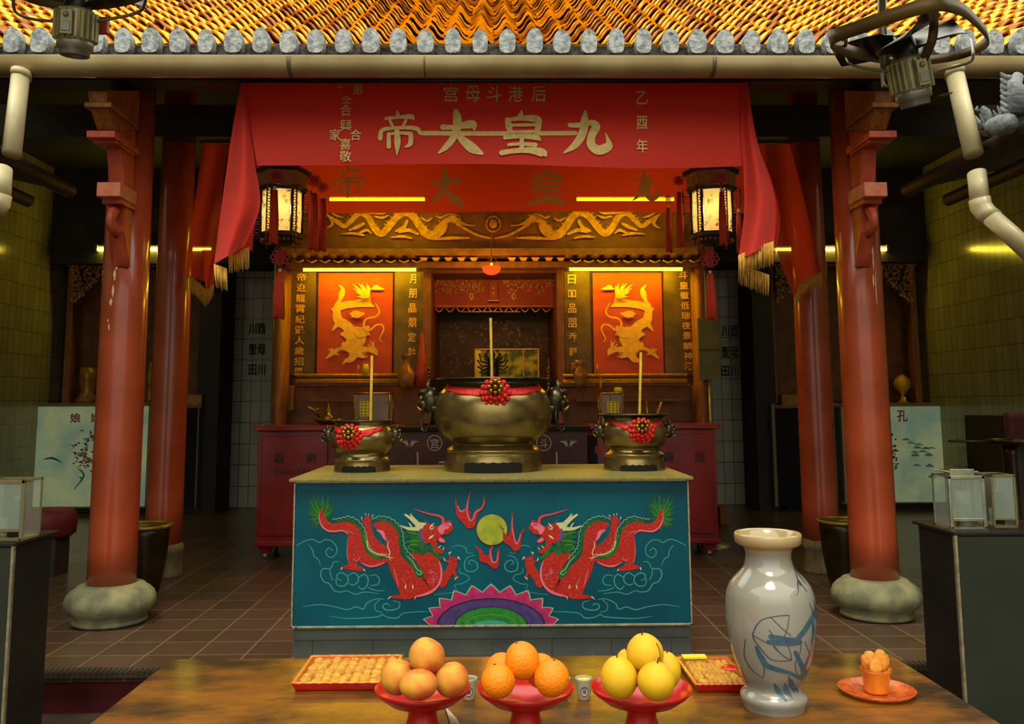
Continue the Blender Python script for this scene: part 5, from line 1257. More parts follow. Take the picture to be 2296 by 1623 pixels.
    st([(1450, 560, 4), (1475, 550, 5), (1490, 565, 3)], 'p_magenta', f, mir); b.disc(*L3([(1500, 575)], mir)[0], 3, f, 'p_red')
    # front arm and open claw
    f = lay()
    st([(1430, 1095, 34), (1450, 1040, 38), (1490, 980, 38), (1520, 930, 40), (1525, 880, 34)], 'p_red', f, mir)
    for fg in ([(1510, 890, 16), (1500, 850, 13), (1490, 815, 5)], [(1540, 880, 16), (1562, 860, 12), (1578, 850, 5)], [(1510, 910, 14), (1480, 890, 12), (1450, 878, 5)], [(1530, 960, 16), (1545, 1010, 11), (1545, 1050, 5)]): st(fg, 'p_red', f, mir, 3)
    f = lay()   # white and pink edging
    st([(315, 440, 2), (308, 490, 4), (330, 560, 6), (380, 605, 7), (440, 614, 7), (520, 606, 6), (570, 640, 3)], 'p_pink', f, mir)
    st([(690, 900, 3), (760, 930, 7), (830, 925, 7), (900, 895, 4)], 'p_pink', f, mir)
    st([(1395, 880, 3), (1418, 950, 8), (1415, 1040, 9), (1385, 1110, 10), (1330, 1160, 11), (1250, 1192, 10), (1190, 1205, 5)], 'p_pink', f, mir)
    for s_ in ([(570, 660, 1), (560, 800, 3), (575, 900, 2)], [(1060, 1040, 2), (1100, 1100, 3)], [(1090, 1130, 6), (1095, 1110, 5), (1098, 1100, 2)], [(1160, 1130, 6), (1158, 1110, 5), (1155, 1100, 2)], [(620, 640, 1), (590, 620, 4), (550, 610, 2)], [(680, 850, 3), (650, 880, 4), (620, 860, 2)], [(985, 960, 3), (1010, 1040, 4), (1030, 1120, 2)]): st(s_, 'p_cream' if len(s_) == 3 and s_[0][2] == 6 else 'p_pink', f, mir, 3)
    for c_ in ([(512, 945, 6), (508, 965, 3)], [(715, 960, 6), (722, 978, 2)], [(955, 1208, 6), (930, 1232, 2)], [(1185, 1208, 5), (1175, 1232, 2)], [(1490, 812, 7), (1508, 800, 3)], [(1572, 848, 7), (1588, 872, 2)], [(1450, 878, 6), (1440, 850, 2)], [(1545, 1048, 6), (1570, 1020, 2)],
               [(692, 486, 5), (694, 505, 2)], [(728, 460, 5), (732, 448, 2)], [(790, 474, 5), (800, 462, 2)], [(755, 466, 4), (760, 450, 1)]): claw(c_, f, mir)
    def scallop(path, off, amp, step):
        q = cat(path, 8); acc = 0; pts = []
        for i in range(len(q)-1):
            dx, dy = q[i+1][0]-q[i][0], q[i+1][1]-q[i][1]; d = math.hypot(dx, dy) or 1; acc += d
            ph = (acc % step)/step; o = q[i][2]+off+amp*(math.sin(PI*ph))
            pts.append((q[i][0]+dy/d*o, q[i][1]-dx/d*o, 3.2))
        return pts
    st(scallop(g1, 4, 14, 42), 'p_outline', f, mir, 1); st(scallop(g2[:9], 4, 14, 42), 'p_outline', f, mir, 1)
    st([(740, 700, 4), (752, 760, 4), (790, 800, 4), (850, 825, 4), (900, 830, 4), (935, 850, 3), (985, 856, 2)], 'p_cream', f, mir, 6)
    st([(940, 700, 2), (930, 750, 4), (950, 800, 4), (945, 840, 3), (960, 880, 2)], 'p_cream', f, mir, 4)
    st([(1110, 840, 3), (1160, 890, 5), (1180, 930, 5), (1200, 960, 5), (1240, 990, 5), (1215, 1010, 4), (1190, 980, 3)], 'p_outline', f, mir, 4)
    LAY[0] += 1
    for k in range(34):   # pale scale arcs on the belly coil
        a = random.uniform(-1.2, 1.4); R = random.uniform(40, 100); cx_, cy_ = 1290+R*math.cos(a), 1030+R*math.sin(a)
        st([(cx_-9, cy_-3, 1.2), (cx_, cy_+5, 1.6), (cx_+9, cy_-3, 1.2)], 'p_pink', f, mir, 2); LAY[0] -= .25
# flames, pearl
f = lay()
F1 = [(1545, 300), (1558, 350), (1575, 400), (1600, 425), (1640, 395), (1650, 340), (1670, 280), (1690, 240), (1680, 290), (1665, 340), (1665, 400), (1680, 450), (1685, 505), (1700, 500), (1712, 450), (1740, 415), (1780, 390), (1798, 350), (1812, 280), (1815, 360), (1795, 405), (1750, 450), (1738, 500), (1730, 550), (1705, 582), (1650, 580), (1610, 530), (1562, 480), (1548, 400)]
F2 = [(1720, 735), (1785, 785), (1820, 835), (1850, 820), (1858, 780), (1872, 745), (1900, 715), (1888, 760), (1878, 800), (1882, 850), (1890, 880), (1905, 888), (1920, 870), (1925, 815), (1945, 760), (1945, 860), (1940, 925), (1905, 955), (1870, 935), (1830, 900), (1790, 895), (1765, 870), (1762, 810)]
F3 = [(1950, 545), (1975, 600), (2015, 655), (2045, 610), (2055, 540), (2064, 420), (2072, 540), (2082, 610), (2088, 690), (2100, 715), (2118, 690), (2130, 640), (2160, 600), (2188, 570), (2150, 650), (2140, 740), (2120, 785), (2070, 788), (2045, 745), (2000, 720), (1980, 700), (1975, 640)]
for q in (F1, F2, F3): b.poly(L3(q), f, 'p_red', 2)
f = lay()
for q in ([(1568, 380, 3), (1590, 430, 6), (1630, 420, 5)], [(1672, 300, 2), (1655, 380, 5), (1650, 440, 5), (1680, 510, 6), (1708, 500, 5), (1730, 440, 5), (1790, 400, 4), (1810, 330, 2)], [(1860, 770, 2), (1868, 830, 5), (1880, 885, 6), (1910, 895, 5), (1928, 860, 4), (1938, 800, 2)], [(2064, 480, 2), (2062, 580, 4), (2085, 680, 5), (2100, 725, 6), (2125, 690, 5), (2140, 640, 3)]): st(q, 'p_pink', f, False)
b.disc(1103, 1188, 35.5, f, 'p_dark', 40); f = lay(); b.disc(1103, 1187.5, 34.5, f, 'p_ball', 40)
f = lay(); st([(1950, 545, 1), (1965, 580, 4), (1985, 600, 4)], 'p_dark', f, False); st([(1902, 716, 2), (1888, 745, 4), (1872, 750, 2)], 'p_dark', f, False)
b.poly(L3([(1975, 600), (2015, 655), (2045, 640), (2020, 700), (1980, 700)]), f, 'p_red')
# scalloped rainbow
def arch(cx_, rx, ry, base, n=48): return [(cx_-rx*math.cos(PI*k/n), base-ry*math.sin(PI*k/n)) for k in range(n+1)]
f = lay(); base = 1401.5
def spiky(rx, ry, amp, n=11):
    o = []
    for k in range(n*8+1):
        ph = (k/8) % 1; a = PI*k/(n*8); e = amp*(1-abs(2*ph-1))
        o.append((1101-(rx+e)*math.cos(a), base-(ry+e)*math.sin(a)))
    return o
b.poly(spiky(137, 76, 18), f, 'p_outline'); f = lay(); b.poly(spiky(134, 73, 17), f, 'p_magenta')
f = lay(); b.poly(arch(1101, 122, 61, base), f, 'p_dark'); f = lay(); b.poly(arch(1101, 118, 58, base), f, 'p_violet')
f = lay(); b.poly(arch(1101, 82, 42, base), f, 'p_dark'); f = lay(); b.poly(arch(1101, 79, 40, base), f, 'p_grass')
f = lay(); b.poly(arch(1101, 60, 26, base), f, 'p_green2'); f = lay(); b.poly(arch(1101, 54, 22, base), f, 'p_grass'); f = lay(); b.poly(arch(1101, 40, 11, base), f, 'p_cloud')
f = lay()
for k in range(56):
    a = PI*(k+1)/58
    b.stroke([(1101-112*math.cos(a), base-53*math.sin(a), .5), (1101-107*math.cos(a), base-49*math.sin(a), .4)], f, 'p_purple', 1)
    b.stroke([(1101-74*math.cos(a), base-35*math.sin(a), .5), (1101-66*math.cos(a), base-29*math.sin(a), .4)], f, 'p_green2', 1)
    b.stroke([(1101-132*math.cos(a), base-72*math.sin(a), .5), (1101-124*math.cos(a), base-64*math.sin(a), .4)], f, 'p_violet', 1)
b.build('dragon_painting', t)
# ================================================================== BRONZE URNS
def rosette(b, c, r, y, m='ribbon'):
    for ring, (R, n, w) in enumerate(((.95, 14, .22), (.68, 11, .22), (.42, 8, .2))):
        for k in range(n):
            a = 2*PI*(k+.5*ring)/n
            b.ball(Vector((c.x+R*r*math.cos(a), y-.008-.012*ring, c.z+R*r*math.sin(a))), (w*r, .012, w*r), m, 8, 6)
    b.ball(Vector((c.x, y, c.z)), (r*.9, .014, r*.9), m, 16, 8)
def burner(cx, y, prof, rim, label, group, big, rib, tassel_px, tint=None):
    MV[0] = y; s = y/1250; c0 = P(cx, 1060, y); x = c0.x; z0 = ZT
    Z = lambda py: P(cx, py, y).z
    t = thing('bronze_incense_urn', label, 'incense burner', (x, y, z0), group)
    zb = Z(prof[-1][1]); k = (Z(prof[0][1])-z0)/(Z(prof[0][1])-zb)   # rest it on the table
    zz = lambda py: z0+(Z(py)-zb)*k
    foot = [p for p in prof if p[1] >= rim[2]]; body = [p for p in prof if p[1] <= rim[2]]
    b = MB(); pr = [(r*s, zz(py)-z0) for r, py in body][::-1]
    pr += [(body[0][0]*s*.96, pr[-1][1]), (body[0][0]*s*.9, pr[-1][1]-.03), (0, pr[-1][1]-.05)]
    b.lathe(cat(pr[:-3], 4)+pr[-3:], (x, y, z0), 'bronze', 64); b.build('bowl', t)
    b = MB(); pr = cat([(r*s, zz(py)-z0) for r, py in foot][::-1], 3); b.lathe(pr, (x, y, z0), 'bronze', 64); b.build('foot', t)
    # flat rim
    b = MB(); zr = zz(rim[1]); b.lathe([(rim[0]*s*.9, -.006), (rim[0]*s, -.004), (rim[0]*s, .008), (rim[0]*s*.88, .008), (rim[0]*s*.86, -.02)], (x, y, zr), 'bronze_dark', 64, cap=False); b.build('rim', t)
    b = MB(); b.lathe([(rim[0]*s*.88, -.012), (0, -.004)], (x, y, zr), 'stone', 40, cap=False); b.build('ash', t)
    # scalloped opening in the foot, its shade laid on as a dark patch
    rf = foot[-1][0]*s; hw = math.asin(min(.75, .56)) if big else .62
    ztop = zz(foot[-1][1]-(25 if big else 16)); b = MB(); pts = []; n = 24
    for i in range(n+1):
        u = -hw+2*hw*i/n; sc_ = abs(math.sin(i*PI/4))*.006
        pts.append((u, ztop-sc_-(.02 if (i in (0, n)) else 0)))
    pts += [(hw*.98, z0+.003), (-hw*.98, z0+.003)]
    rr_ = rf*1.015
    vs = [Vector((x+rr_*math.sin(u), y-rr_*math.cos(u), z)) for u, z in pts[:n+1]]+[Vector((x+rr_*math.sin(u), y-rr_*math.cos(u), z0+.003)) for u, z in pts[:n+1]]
    b.add(vs, [(i, i+1, n+2+i, n+1+i) for i in range(n)], 'recess'); b.build('foot_dark_patch', t)
    # lion head handles
    for sd in (-1, 1):
        R = rib[0]*s; zc = zz(rib[1]); b = MB(); q = s*(1 if big else .55)
        cc = Vector((x+sd*R, y-.02, zc))
        b.ball(cc, (22*q, 26*q, 30*q), 'bronze_dark', 16, 10); b.ball(cc+Vector((sd*14*q, -6*q, -8*q)), (15*q, 15*q, 13*q), 'bronze_dark', 12, 8)
        b.ball(cc+Vector((sd*24*q, -6*q, -5*q)), (5*q, 7*q, 5*q), 'brass', 8, 6); b.ball(cc+Vector((sd*20*q, -16*q, 6*q)), (4*q, 4*q, 4*q), 'brass', 8, 6)
        b.tube([cc+Vector((sd*2*q, 0, 20*q)), cc+Vector((sd*8*q, 0, 34*q)), cc+Vector((sd*4*q, 0, 44*q))], [9*q, 6*q, 2*q], 'bronze_dark', 8)
        b.tube([cc+Vector((sd*6*q, -8*q, 14*q)), cc+Vector((sd*20*q, -10*q, 20*q)), cc+Vector((sd*27*q, -8*q, 12*q))], [6*q, 6*q, 2*q], 'bronze_dark', 8)
        b.tube([cc+Vector((sd*12*q, -8*q, -16*q)), cc+Vector((sd*24*q, -10*q, -20*q)), cc+Vector((sd*30*q, -10*q, -12*q))], [5*q, 4*q, 2*q], 'brass', 8)
        for a in range(5): b.ball(cc+Vector((-sd*8*q, -(8+4*a)*q*.8, (22-a*10)*q)), (7*q, 6*q, 7*q), 'bronze_dark', 8, 6)
        h = b.build('lion_head_handle', t)
        if big:
            b = MB(); c2_ = cc+Vector((sd*14*q, -.03, -40*q)); pts = [c2_+Vector((sd*(-4+10*math.cos(h_))*q+sd*10*q*math.sin(h_)*-.4, 8*q*math.cos(h_), 27*q*math.sin(h_))) for h_ in [i*PI/10 for i in range(20)]]
            b.tube(pts, 2.6*q, 'bronze_dark', 8, closed=True); b.build('ring', h)
    # ribbon with rosette and gilt medallion
    zt_ = zz(tassel_px[1]); uc = math.asin((tassel_px[0]-cx)/(rim[0]*1.05)); rw = tassel_px[2]*s
    def rad(z):
        best = min(body, key=lambda p: abs(zz(p[1])-z)); 
        ps = sorted([(zz(py), r*s) for r, py in body]); 
        for (za, ra), (zb_, rb) in zip(ps, ps[1:]):
            if za <= z <= zb_: return ra+(rb-ra)*(z-za)/(zb_-za)
        return best[0]*s
    b = MB(); U = 1.25 if big else 1.0; ztop_ = zz(tassel_px[3])
    def rb(u, v):
        a = -U+2*U*u+uc*.4; droop = max(0, 1-abs(u-.5)*2)**1.2; w = (.030 if big else .026)*(.35+.65*min(1, 3*min(u, 1-u)+.15))
        z = ztop_-droop*(ztop_-zt_)*.55-v*w*1.6; r = rad(z)+.006+.003*math.sin(u*40+v*4)
        return Vector((x+r*math.sin(a), y-r*math.cos(a), z))
    b.grid(rb, 40, 4, 'ribbon'); b.build('red_ribbon', t, solid=.004)
    r0 = rad(zt_); cr = Vector((x+r0*math.sin(uc), 0, zt_)); yr = y-r0*math.cos(uc)-.012
    b = MB(); rosette(b, cr, rw, yr); ro = b.build('rosette', t)
    b = MB(); cm = cr+Vector((0, 0, rw*.42))
    for k in range(8):
        a = k*PI/4; b.ball(Vector((cm.x+rw*.42*math.cos(a), yr-.045, cm.z+rw*.42*math.sin(a))), (rw*.19, .014, rw*.19), 'brass', 8, 6)
    b.ball(Vector((cm.x, yr-.048, cm.z)), (rw*.2, .02, rw*.2), 'brass', 12, 8); b.build('gilt_medallion', ro)
    MV[0] = None; return t
ZT = P(1101, 1071, 3.44).z
burner(1106, 3.86, [(102, 852), (103, 864), (112, 874), (124, 890), (131, 920), (129, 950), (117, 977), (98, 992), (88, 1000), (88, 1003), (100, 1012), (104, 1016), (101, 1021), (103, 1028), (107, 1045), (108, 1064)],
       (126, 851, 1003), 'largest round bronze incense urn with red rosette, centre of the dragon table', 'bronze incense urns', True, (138, 900), (1111, 884, 29, 866))
burner(812, 3.84, [(62, 945), (60, 955), (66, 968), (71, 985), (67, 1003), (58, 1014), (55, 1018), (57, 1028), (61, 1034), (59, 1038), (60, 1048), (62, 1062)],
       (66, 944, 1018), 'small bronze incense urn with red rosette, left end of the dragon table', 'bronze incense urns', False, (73, 978), (794, 979, 25, 955))
burner(1423, 3.84, [(68, 931), (64, 945), (70, 960), (72, 978), (66, 998), (57, 1007), (56, 1011), (60, 1018), (67, 1023), (64, 1030), (66, 1042), (68, 1060)],
       (78, 930, 1011), 'small bronze incense urn with wide rim and rosette, right end of the dragon table', 'bronze incense urns', False, (75, 968), (1428, 966, 25, 942))
for px0, px1, y0, y1, lab in ((1100, 1103, 713, 852, 'tall incense stick in the central bronze urn'), (834, 831, 797, 946, 'tall incense stick in the left bronze urn'), (1437, 1434, 790, 932, 'tall incense stick in the right bronze urn')):
    yy = 3.84; b = MB(); a, c = P(px0, y0, yy), P(px1, y1, yy); b.tube([a, c, c+(c-a)*.06], .0095, 'incense', 8); tag(b.build('incense_stick'), lab, 'incense', 'tall incense sticks')

# ================================================================== FOREGROUND TABLE
TZ = .80
t = thing('offering_table', 'long worn brown wooden offering table in the foreground', 'table', (.1, 1.1, -.52))
b = MB(); yb = Q(1190, 1470, TZ).y; xa, xb = Q(391, 1470, TZ).x, Q(1992, 1462, TZ).x
b.box(xa, xb, .72, yb, TZ-.035, TZ, 'table_wood'); b.build('table_top', t, bev=.006)
b = MB(); b.box(xa+.04, xb-.04, .78, .80, TZ-.14, TZ-.035, 'table_wood'); b.box(xa+.04, xb-.04, yb-.06, yb-.04, TZ-.14, TZ-.035, 'table_wood'); b.build('apron', t)
for sx in (xa+.06, xb-.06):
    for yy in (.80, yb-.08):
        b = MB(); b.box(sx-.03, sx+.03, yy-.03, yy+.03, -.52, TZ-.035, 'table_wood'); b.build('leg', t, bev=.006)

# ------------------------------------------------------------ porcelain vase
yv = 1.345; MV[0] = yv; c = P(1736, 1592, yv); vx = c.x; zs = yv/1250
zs *= .96; c = Vector((vx, yv, TZ)); Zv = lambda py: P(1729, py, yv).z
zb = Zv(1586); K = 1.0
prof = [(66, 1586), (68, 1578), (73.5, 1562), (71, 1552), (61, 1541), (61, 1528), (73, 1507), (85, 1472), (93, 1437), (98, 1403), (99, 1368), (97, 1333), (89, 1309), (76, 1292), (57, 1271), (50.5, 1250), (51, 1238), (54, 1224)]
t = thing('porcelain_vase', 'large white porcelain vase painted with blue shrimps, at the right of the fruit', 'vase', c)
pz = [(r*zs, Zv(py)-zb) for r, py in prof]
b = MB(); pc = cat(pz, 4)
b.lathe([(pz[0][0]*.9, 0)]+pc, c, 'porcelain', 72, cap=False); b.lathe([(0, .002), (pz[0][0]*.9, 0)], c, 'porcelain', 72, cap=False)
# painted shrimps follow the glazed surface
ps = sorted([(z, r) for r, z in pc])
def vr(z):
    for (za, ra), (zb_, rb) in zip(ps, ps[1:]):
        if za <= z <= zb_ and zb_ > za: return ra+(rb-ra)*(z-za)/(zb_-za)
    return ps[0][1]
def onv(px, py):
    z = Zv(py)-zb; r = vr(z)+.0007; u = (P(px, py, yv).x-vx)/r; u = max(-.985, min(.985, u)); a = math.asin(u)
    return Vector((vx+r*math.sin(a), yv-r*math.cos(a), TZ+z))
def V8(pts): return [(1498+p[0]/2.884, 1160+p[1]/2.884, p[2]/2.884*1.2) for p in pts]
for s_, m in (([(580, 700, 12), (640, 710, 14), (700, 715, 9), (760, 715, 10)], 'cobalt'), ([(570, 735, 12), (640, 740, 12), (720, 742, 12), (770, 738, 10)], 'cobalt'),
    ([(755, 705, 14), (800, 665, 16), (850, 610, 17), (885, 585, 14)], 'cobalt'), ([(870, 580, 14), (900, 600, 14), (922, 605, 6)], 'cobalt'), ([(880, 590, 6), (895, 540, 5), (888, 500, 2)], 'cobalt'), ([(880, 590, 6), (860, 545, 4), (842, 508, 2)], 'cobalt'), ([(885, 585, 6), (910, 560, 4), (900, 530, 2)], 'cobalt'),
    ([(865, 620, 8), (872, 690, 9), (868, 760, 12), (885, 700, 6)], 'cobalt'), ([(895, 740, 6), (870, 800, 8), (830, 880, 8), (815, 940, 5)], 'cobalt'),
    ([(505, 775, 6), (530, 830, 12), (570, 890, 14), (640, 915, 12), (720, 940, 9), (790, 985, 7), (850, 1000, 4)], 'cobalt'), ([(735, 800, 10), (770, 860, 12), (800, 910, 14), (825, 960, 16), (870, 940, 8)], 'cobalt'), ([(790, 975, 14), (830, 990, 14), (880, 950, 7)], 'cobalt'),
    ([(625, 1015, 4), (660, 1070, 14), (700, 1120, 4)], 'cobalt'), ([(690, 1010, 4), (705, 1060, 16), (745, 1110, 3)], 'cobalt'), ([(705, 960, 3), (735, 1020, 16), (770, 1080, 3)], 'cobalt'), ([(830, 1060, 3), (860, 1010, 9), (880, 960, 2)], 'cobalt'), ([(750, 1030, 3), (780, 1060, 8), (800, 1090, 2)], 'cobalt'),
    ([(690, 565, 2.2), (610, 572, 2.2), (525, 605, 2.2), (485, 700, 2.4), (520, 770, 2.4), (580, 840, 2.4), (640, 855, 2), (715, 850, 2)], 'cobalt_line'), ([(580, 580, 2), (640, 640, 2), (700, 690, 2)], 'cobalt_line'), ([(690, 570, 2), (680, 640, 2), (660, 700, 2)], 'cobalt_line'), ([(570, 660, 2), (590, 690, 2.5), (600, 760, 2), (640, 800, 2)], 'cobalt_line'),
    ([(485, 705, 2), (560, 740, 2)], 'cobalt_line'), ([(450, 740, 1.5), (455, 860, 2), (500, 940, 2), (555, 980, 1.5)], 'cobalt_line'), ([(600, 755, 2), (660, 820, 2), (715, 850, 2)], 'cobalt_line'), ([(770, 740, 2), (770, 800, 2), (740, 880, 2), (770, 960, 2)], 'cobalt_line'), ([(800, 740, 2), (850, 830, 2), (880, 860, 2)], 'cobalt_line'), ([(930, 700, 2), (900, 830, 2), (905, 900, 2)], 'cobalt_line'), ([(550, 880, 2), (560, 940, 2), (555, 985, 1.2)], 'cobalt_line'), ([(715, 850, 2), (700, 790, 2), (660, 700, 2)], 'cobalt_line'),
    ([(790, 270, 3), (788, 330, 4), (785, 370, 5), (790, 400, 4)], 'cobalt_line'), ([(785, 370, 5), (770, 400, 4), (765, 430, 2), (745, 455, 1)], 'cobalt_line'), ([(790, 380, 6), (810, 410, 3), (830, 440, 2)], 'cobalt_line'), ([(800, 320, 3), (815, 360, 4), (835, 400, 2)], 'cobalt_line')):
    b.stroke(V8(s_), onv, m, 6)
b.build('body', t)
b = MB(); zl0 = pz[-1][1]; zr_ = Zv(1193)-zb
b.lathe([(54*zs, zl0), (68*zs, zl0+.004), (73.5*zs, zl0+.010), (75*zs, zr_-.004), (72.5*zs, zr_), (69*zs, zr_-.004), (60*zs, zr_-.02), (48*zs, zl0-.02), (46*zs, zl0-.08)], c, 'porcelain_rim', 72, cap=False); b.build('rim', t)

MV[0] = None
# ------------------------------------------------------------ fruit on red stands
def pedestal(cx, wpx, label, y=1.15):
    c = Q(cx, 905+.7*1250/y, TZ); x = c.x; y = c.y; k = wpx/2*y/1250
    t = thing('fruit_stand', label, 'fruit stand', (x, y, TZ), 'red plastic fruit stands')
    b = MB(); b.lathe([(.052, 0), (.054, .004), (.046, .014), (.036, .032), (.030, .055), (.030, .070), (.040, .078)], (x, y, TZ), 'red_plastic', 48); b.build('stem', t)
    b = MB(); b.lathe([(0, .075), (.040, .076), (k*.72, .084), (k*.93, .100), (k, .113), (k*1.012, .113), (k*.97, .104), (k*.74, .089), (0, .082)], (x, y, TZ), 'red_plastic', 56); b.build('dish', t)
    return x, y
F_ = [pedestal(947, 203, 'red plastic fruit stand holding peaches'), pedestal(1179, 206, 'red plastic fruit stand holding oranges'), pedestal(1440, 214, 'red plastic fruit stand holding yellow pears')]
MV[0] = 1.15
def fruit(kind, px, py, rx, ry, y, label, group, tilt=0, leaf=0, seam=None):
    c = P(px, py, y); k = y/1250; rx *= k; ry *= k
    t = thing(kind, label, kind, (c.x, c.y, c.z-ry), group); b = MB(); M = Matrix.Rotation(tilt, 3, 'Y')
    if kind == 'peach':
        def f(v, th, a):
            v = Vector(v); q = max(0, math.cos(a-PI*1.42))**12*.07*math.sin(th); v.x *= 1-q; v.y *= 1-q
            v.z -= .22*ry*math.exp(-(th/.38)**2); return v
        b.ball(c, (rx, rx, ry), 'peach', 40, 24, f, M); b.build('flesh', t)
    elif kind == 'orange':
        def f(v, th, a): v = Vector(v); v.z -= .05*ry*math.exp(-(th/.16)**2); return v
        b.ball(c, (rx, rx, ry), 'orange_skin', 40, 24, f, M); b.build('peel', t)
        b = MB(); b.ball(c+M@Vector((0, 0, ry*.95)), (.0035, .0035, .0018), 'stalk', 8, 5); b.build('stem_button', t)
    else:
        def f(v, th, a):
            v = Vector(v); q = 1-.13*math.exp(-((th-.35)/.6)**2); v.x *= q; v.y *= q; v.z -= .10*ry*math.exp(-(th/.22)**2)
            return v
        b.ball(c, (rx, rx, ry), 'pear_skin', 40, 24, f, M); o = b.build('skin', t)
        if seam:
            b = MB(); pts = []
            for i in range(9):
                a = -1.0+i*.26; v = Vector((rx*.62+.006*math.cos(a*1.3), -rx*.80*math.cos(a*.45), ry*.88*math.sin(a))); v = v.normalized(); pts.append(c+Vector((v.x*rx*1.0, v.y*rx*1.0, v.z*ry*1.0)))
            b.tube(pts, [.0004]+[.0009]*7+[.0004], 'stalk', 5); b.build('crease', t)
        b = MB(); top = c+M@Vector((0, 0, ry*.88)); b.tube([top, top+M@Vector((.001, 0, .006)), top+M@Vector((.003, 0, .012))], .0013, 'stalk', 6); b.build('stalk', t)
g = 'peaches on the left stand'
fruit('peach', 892, 1517, 37, 37, 1.165, 'peach at the left of the peach pile', g, .25)
fruit('peach', 938, 1534, 42, 32, 1.105, 'squat peach at the front of the peach pile', g, 0)
fruit('peach', 1012, 1523, 37, 37, 1.15, 'peach at the right of the peach pile', g, -.2)
fruit('peach', 960, 1512, 35, 34, 1.21, 'peach at the back of the pile, under the top peach', g, 0)
fruit('peach', 957, 1470, 39, 38, 1.155, 'blushed peach on top of the peach pile', g, .5)
g = 'oranges on the middle stand'
fruit('orange', 1117, 1526, 37, 36, 1.13, 'orange at the front left of the orange pile', g, -.2)
fruit('orange', 1237, 1520, 38.5, 39, 1.13, 'orange at the front right of the orange pile', g, .15)
fruit('orange', 1124, 1502, 34, 35, 1.215, 'orange at the back left, half hidden in the orange pile', g, .4)
fruit('orange', 1213, 1504, 34, 35, 1.22, 'orange at the back right, half hidden in the orange pile', g, -.3)
fruit('orange', 1171, 1481, 37, 40, 1.15, 'orange on top of the orange pile', g, -.3)
g = 'pears on the right stand'
fruit('pear', 1388, 1518, 40, 45, 1.135, 'large yellow pear at the left of the pear pile', g, -.1)
fruit('pear', 1471, 1526, 41, 41, 1.105, 'yellow pear at the front of the pear pile', g, .1)
fruit('pear', 1492, 1503, 33, 40, 1.185, 'yellow pear at the right rear of the pear pile', g, .1)
fruit('pear', 1412, 1497, 33, 40, 1.215, 'yellow pear at the back left of the pear pile', g, -.2)
fruit('pear', 1446, 1463, 40, 41, 1.15, 'creased yellow pear on top of the pear pile', g, -.15, seam=True)

MV[0] = None
# ------------------------------------------------------------ wrapped trays
def tray(px0, px1, pyb, label, depth, lf, seed):
    a, c = Q(px0, pyb, TZ), Q(px1, pyb, TZ); x0, x1, y = a.x, c.x, a.y; h = .022; rg = random.Random(seed)
    t = thing('wrapped_tray', label, 'tray', ((x0+x1)/2, y+depth/2, TZ), 'wrapped snack trays')
    b = MB(); w = .008
    q0 = [(x0+w, y+w), (x1-w, y+w), (x1-w, y+depth-w), (x0+w, y+depth-w)]; q1 = [(x0, y), (x1, y), (x1, y+depth), (x0, y+depth)]; q2 = [(x0+w, y+w), (x1-w, y+w), (x1-w, y+depth-w), (x0+w, y+depth-w)]
    vs = [(p[0], p[1], TZ+.001) for p in q0]+[(p[0], p[1], TZ+h) for p in q1]+[(p[0], p[1], TZ+h) for p in q2]+[(p[0], p[1], TZ+.004) for p in q0]
    fs = [(3, 2, 1, 0)]+[(r*4+k, r*4+(k+1) % 4, r*4+4+(k+1) % 4, r*4+4+k) for r in range(3) for k in range(4)]+[(12, 13, 14, 15)]
    b.add(vs, fs, 'red_tray'); b.build('red_tray', t, bev=.001)
    b = MB()
    n = 9; m_ = 6
    for i in range(n):
        for j in range(m_):
            xx = x0+w*2+(x1-x0-4*w)*(i+.5)/n; yy = y+w*2+(depth-4*w)*(j+.5)/m_
            b.ball((xx+rg.uniform(-.003, .003), yy+rg.uniform(-.003, .003), TZ+.014+rg.uniform(0, .004)), ((x1-x0)/n*.5, depth/m_*.5, .009), 'snack', 8, 6)
    o = b.build('snacks', t); o['kind'] = 'stuff'
    b = MB()
    def wr(u, v):
        e = min(u, 1-u, v, 1-v); z = TZ+h+.006*(1-math.exp(-e*14))+.0016*math.sin(u*23+v*9+math.sin(v*17)*2)*min(1, e*12)+.001*math.sin(u*61+v*40)
        return Vector((x0-.002+(x1-x0+.004)*u, y-.002+(depth+.004)*v, z))
    b.grid(wr, 60, 30, 'wrap'); b.build('cling_wrap', t)
    b = MB()   # bright creases of the film
    for k in range(9):
        u0, v0 = rg.uniform(.02, .7), rg.uniform(.1, .9); pts = [wr(min(.98, u0+i*.06), max(.03, min(.97, v0+rg.uniform(-.05, .05))))+Vector((0, 0, .001)) for i in range(5)]
        b.tube(pts, .0006, 'wrap', 5)
    b.build('film_creases', t)
    if lf: b = MB(); b.box(x0+.012, x0+.075, y+depth-.03, y+depth-.012, TZ+h+.006, TZ+h+.012, 'label_yellow'); b.build('yellow_wafer', t, bev=.001); b = MB(); b.ball((x0+.115, y+depth*.5, TZ+h+.004), (.022, .016, .005), 'red_tray', 14, 8); b.build('red_sweet', t)
tray(652, 880, 1553, 'long red snack tray under cling wrap, left of the peaches', .155, False, 1)
tray(1560, 1690, 1556, 'short red snack tray under cling wrap, between the pears and the vase', .15, True, 2)

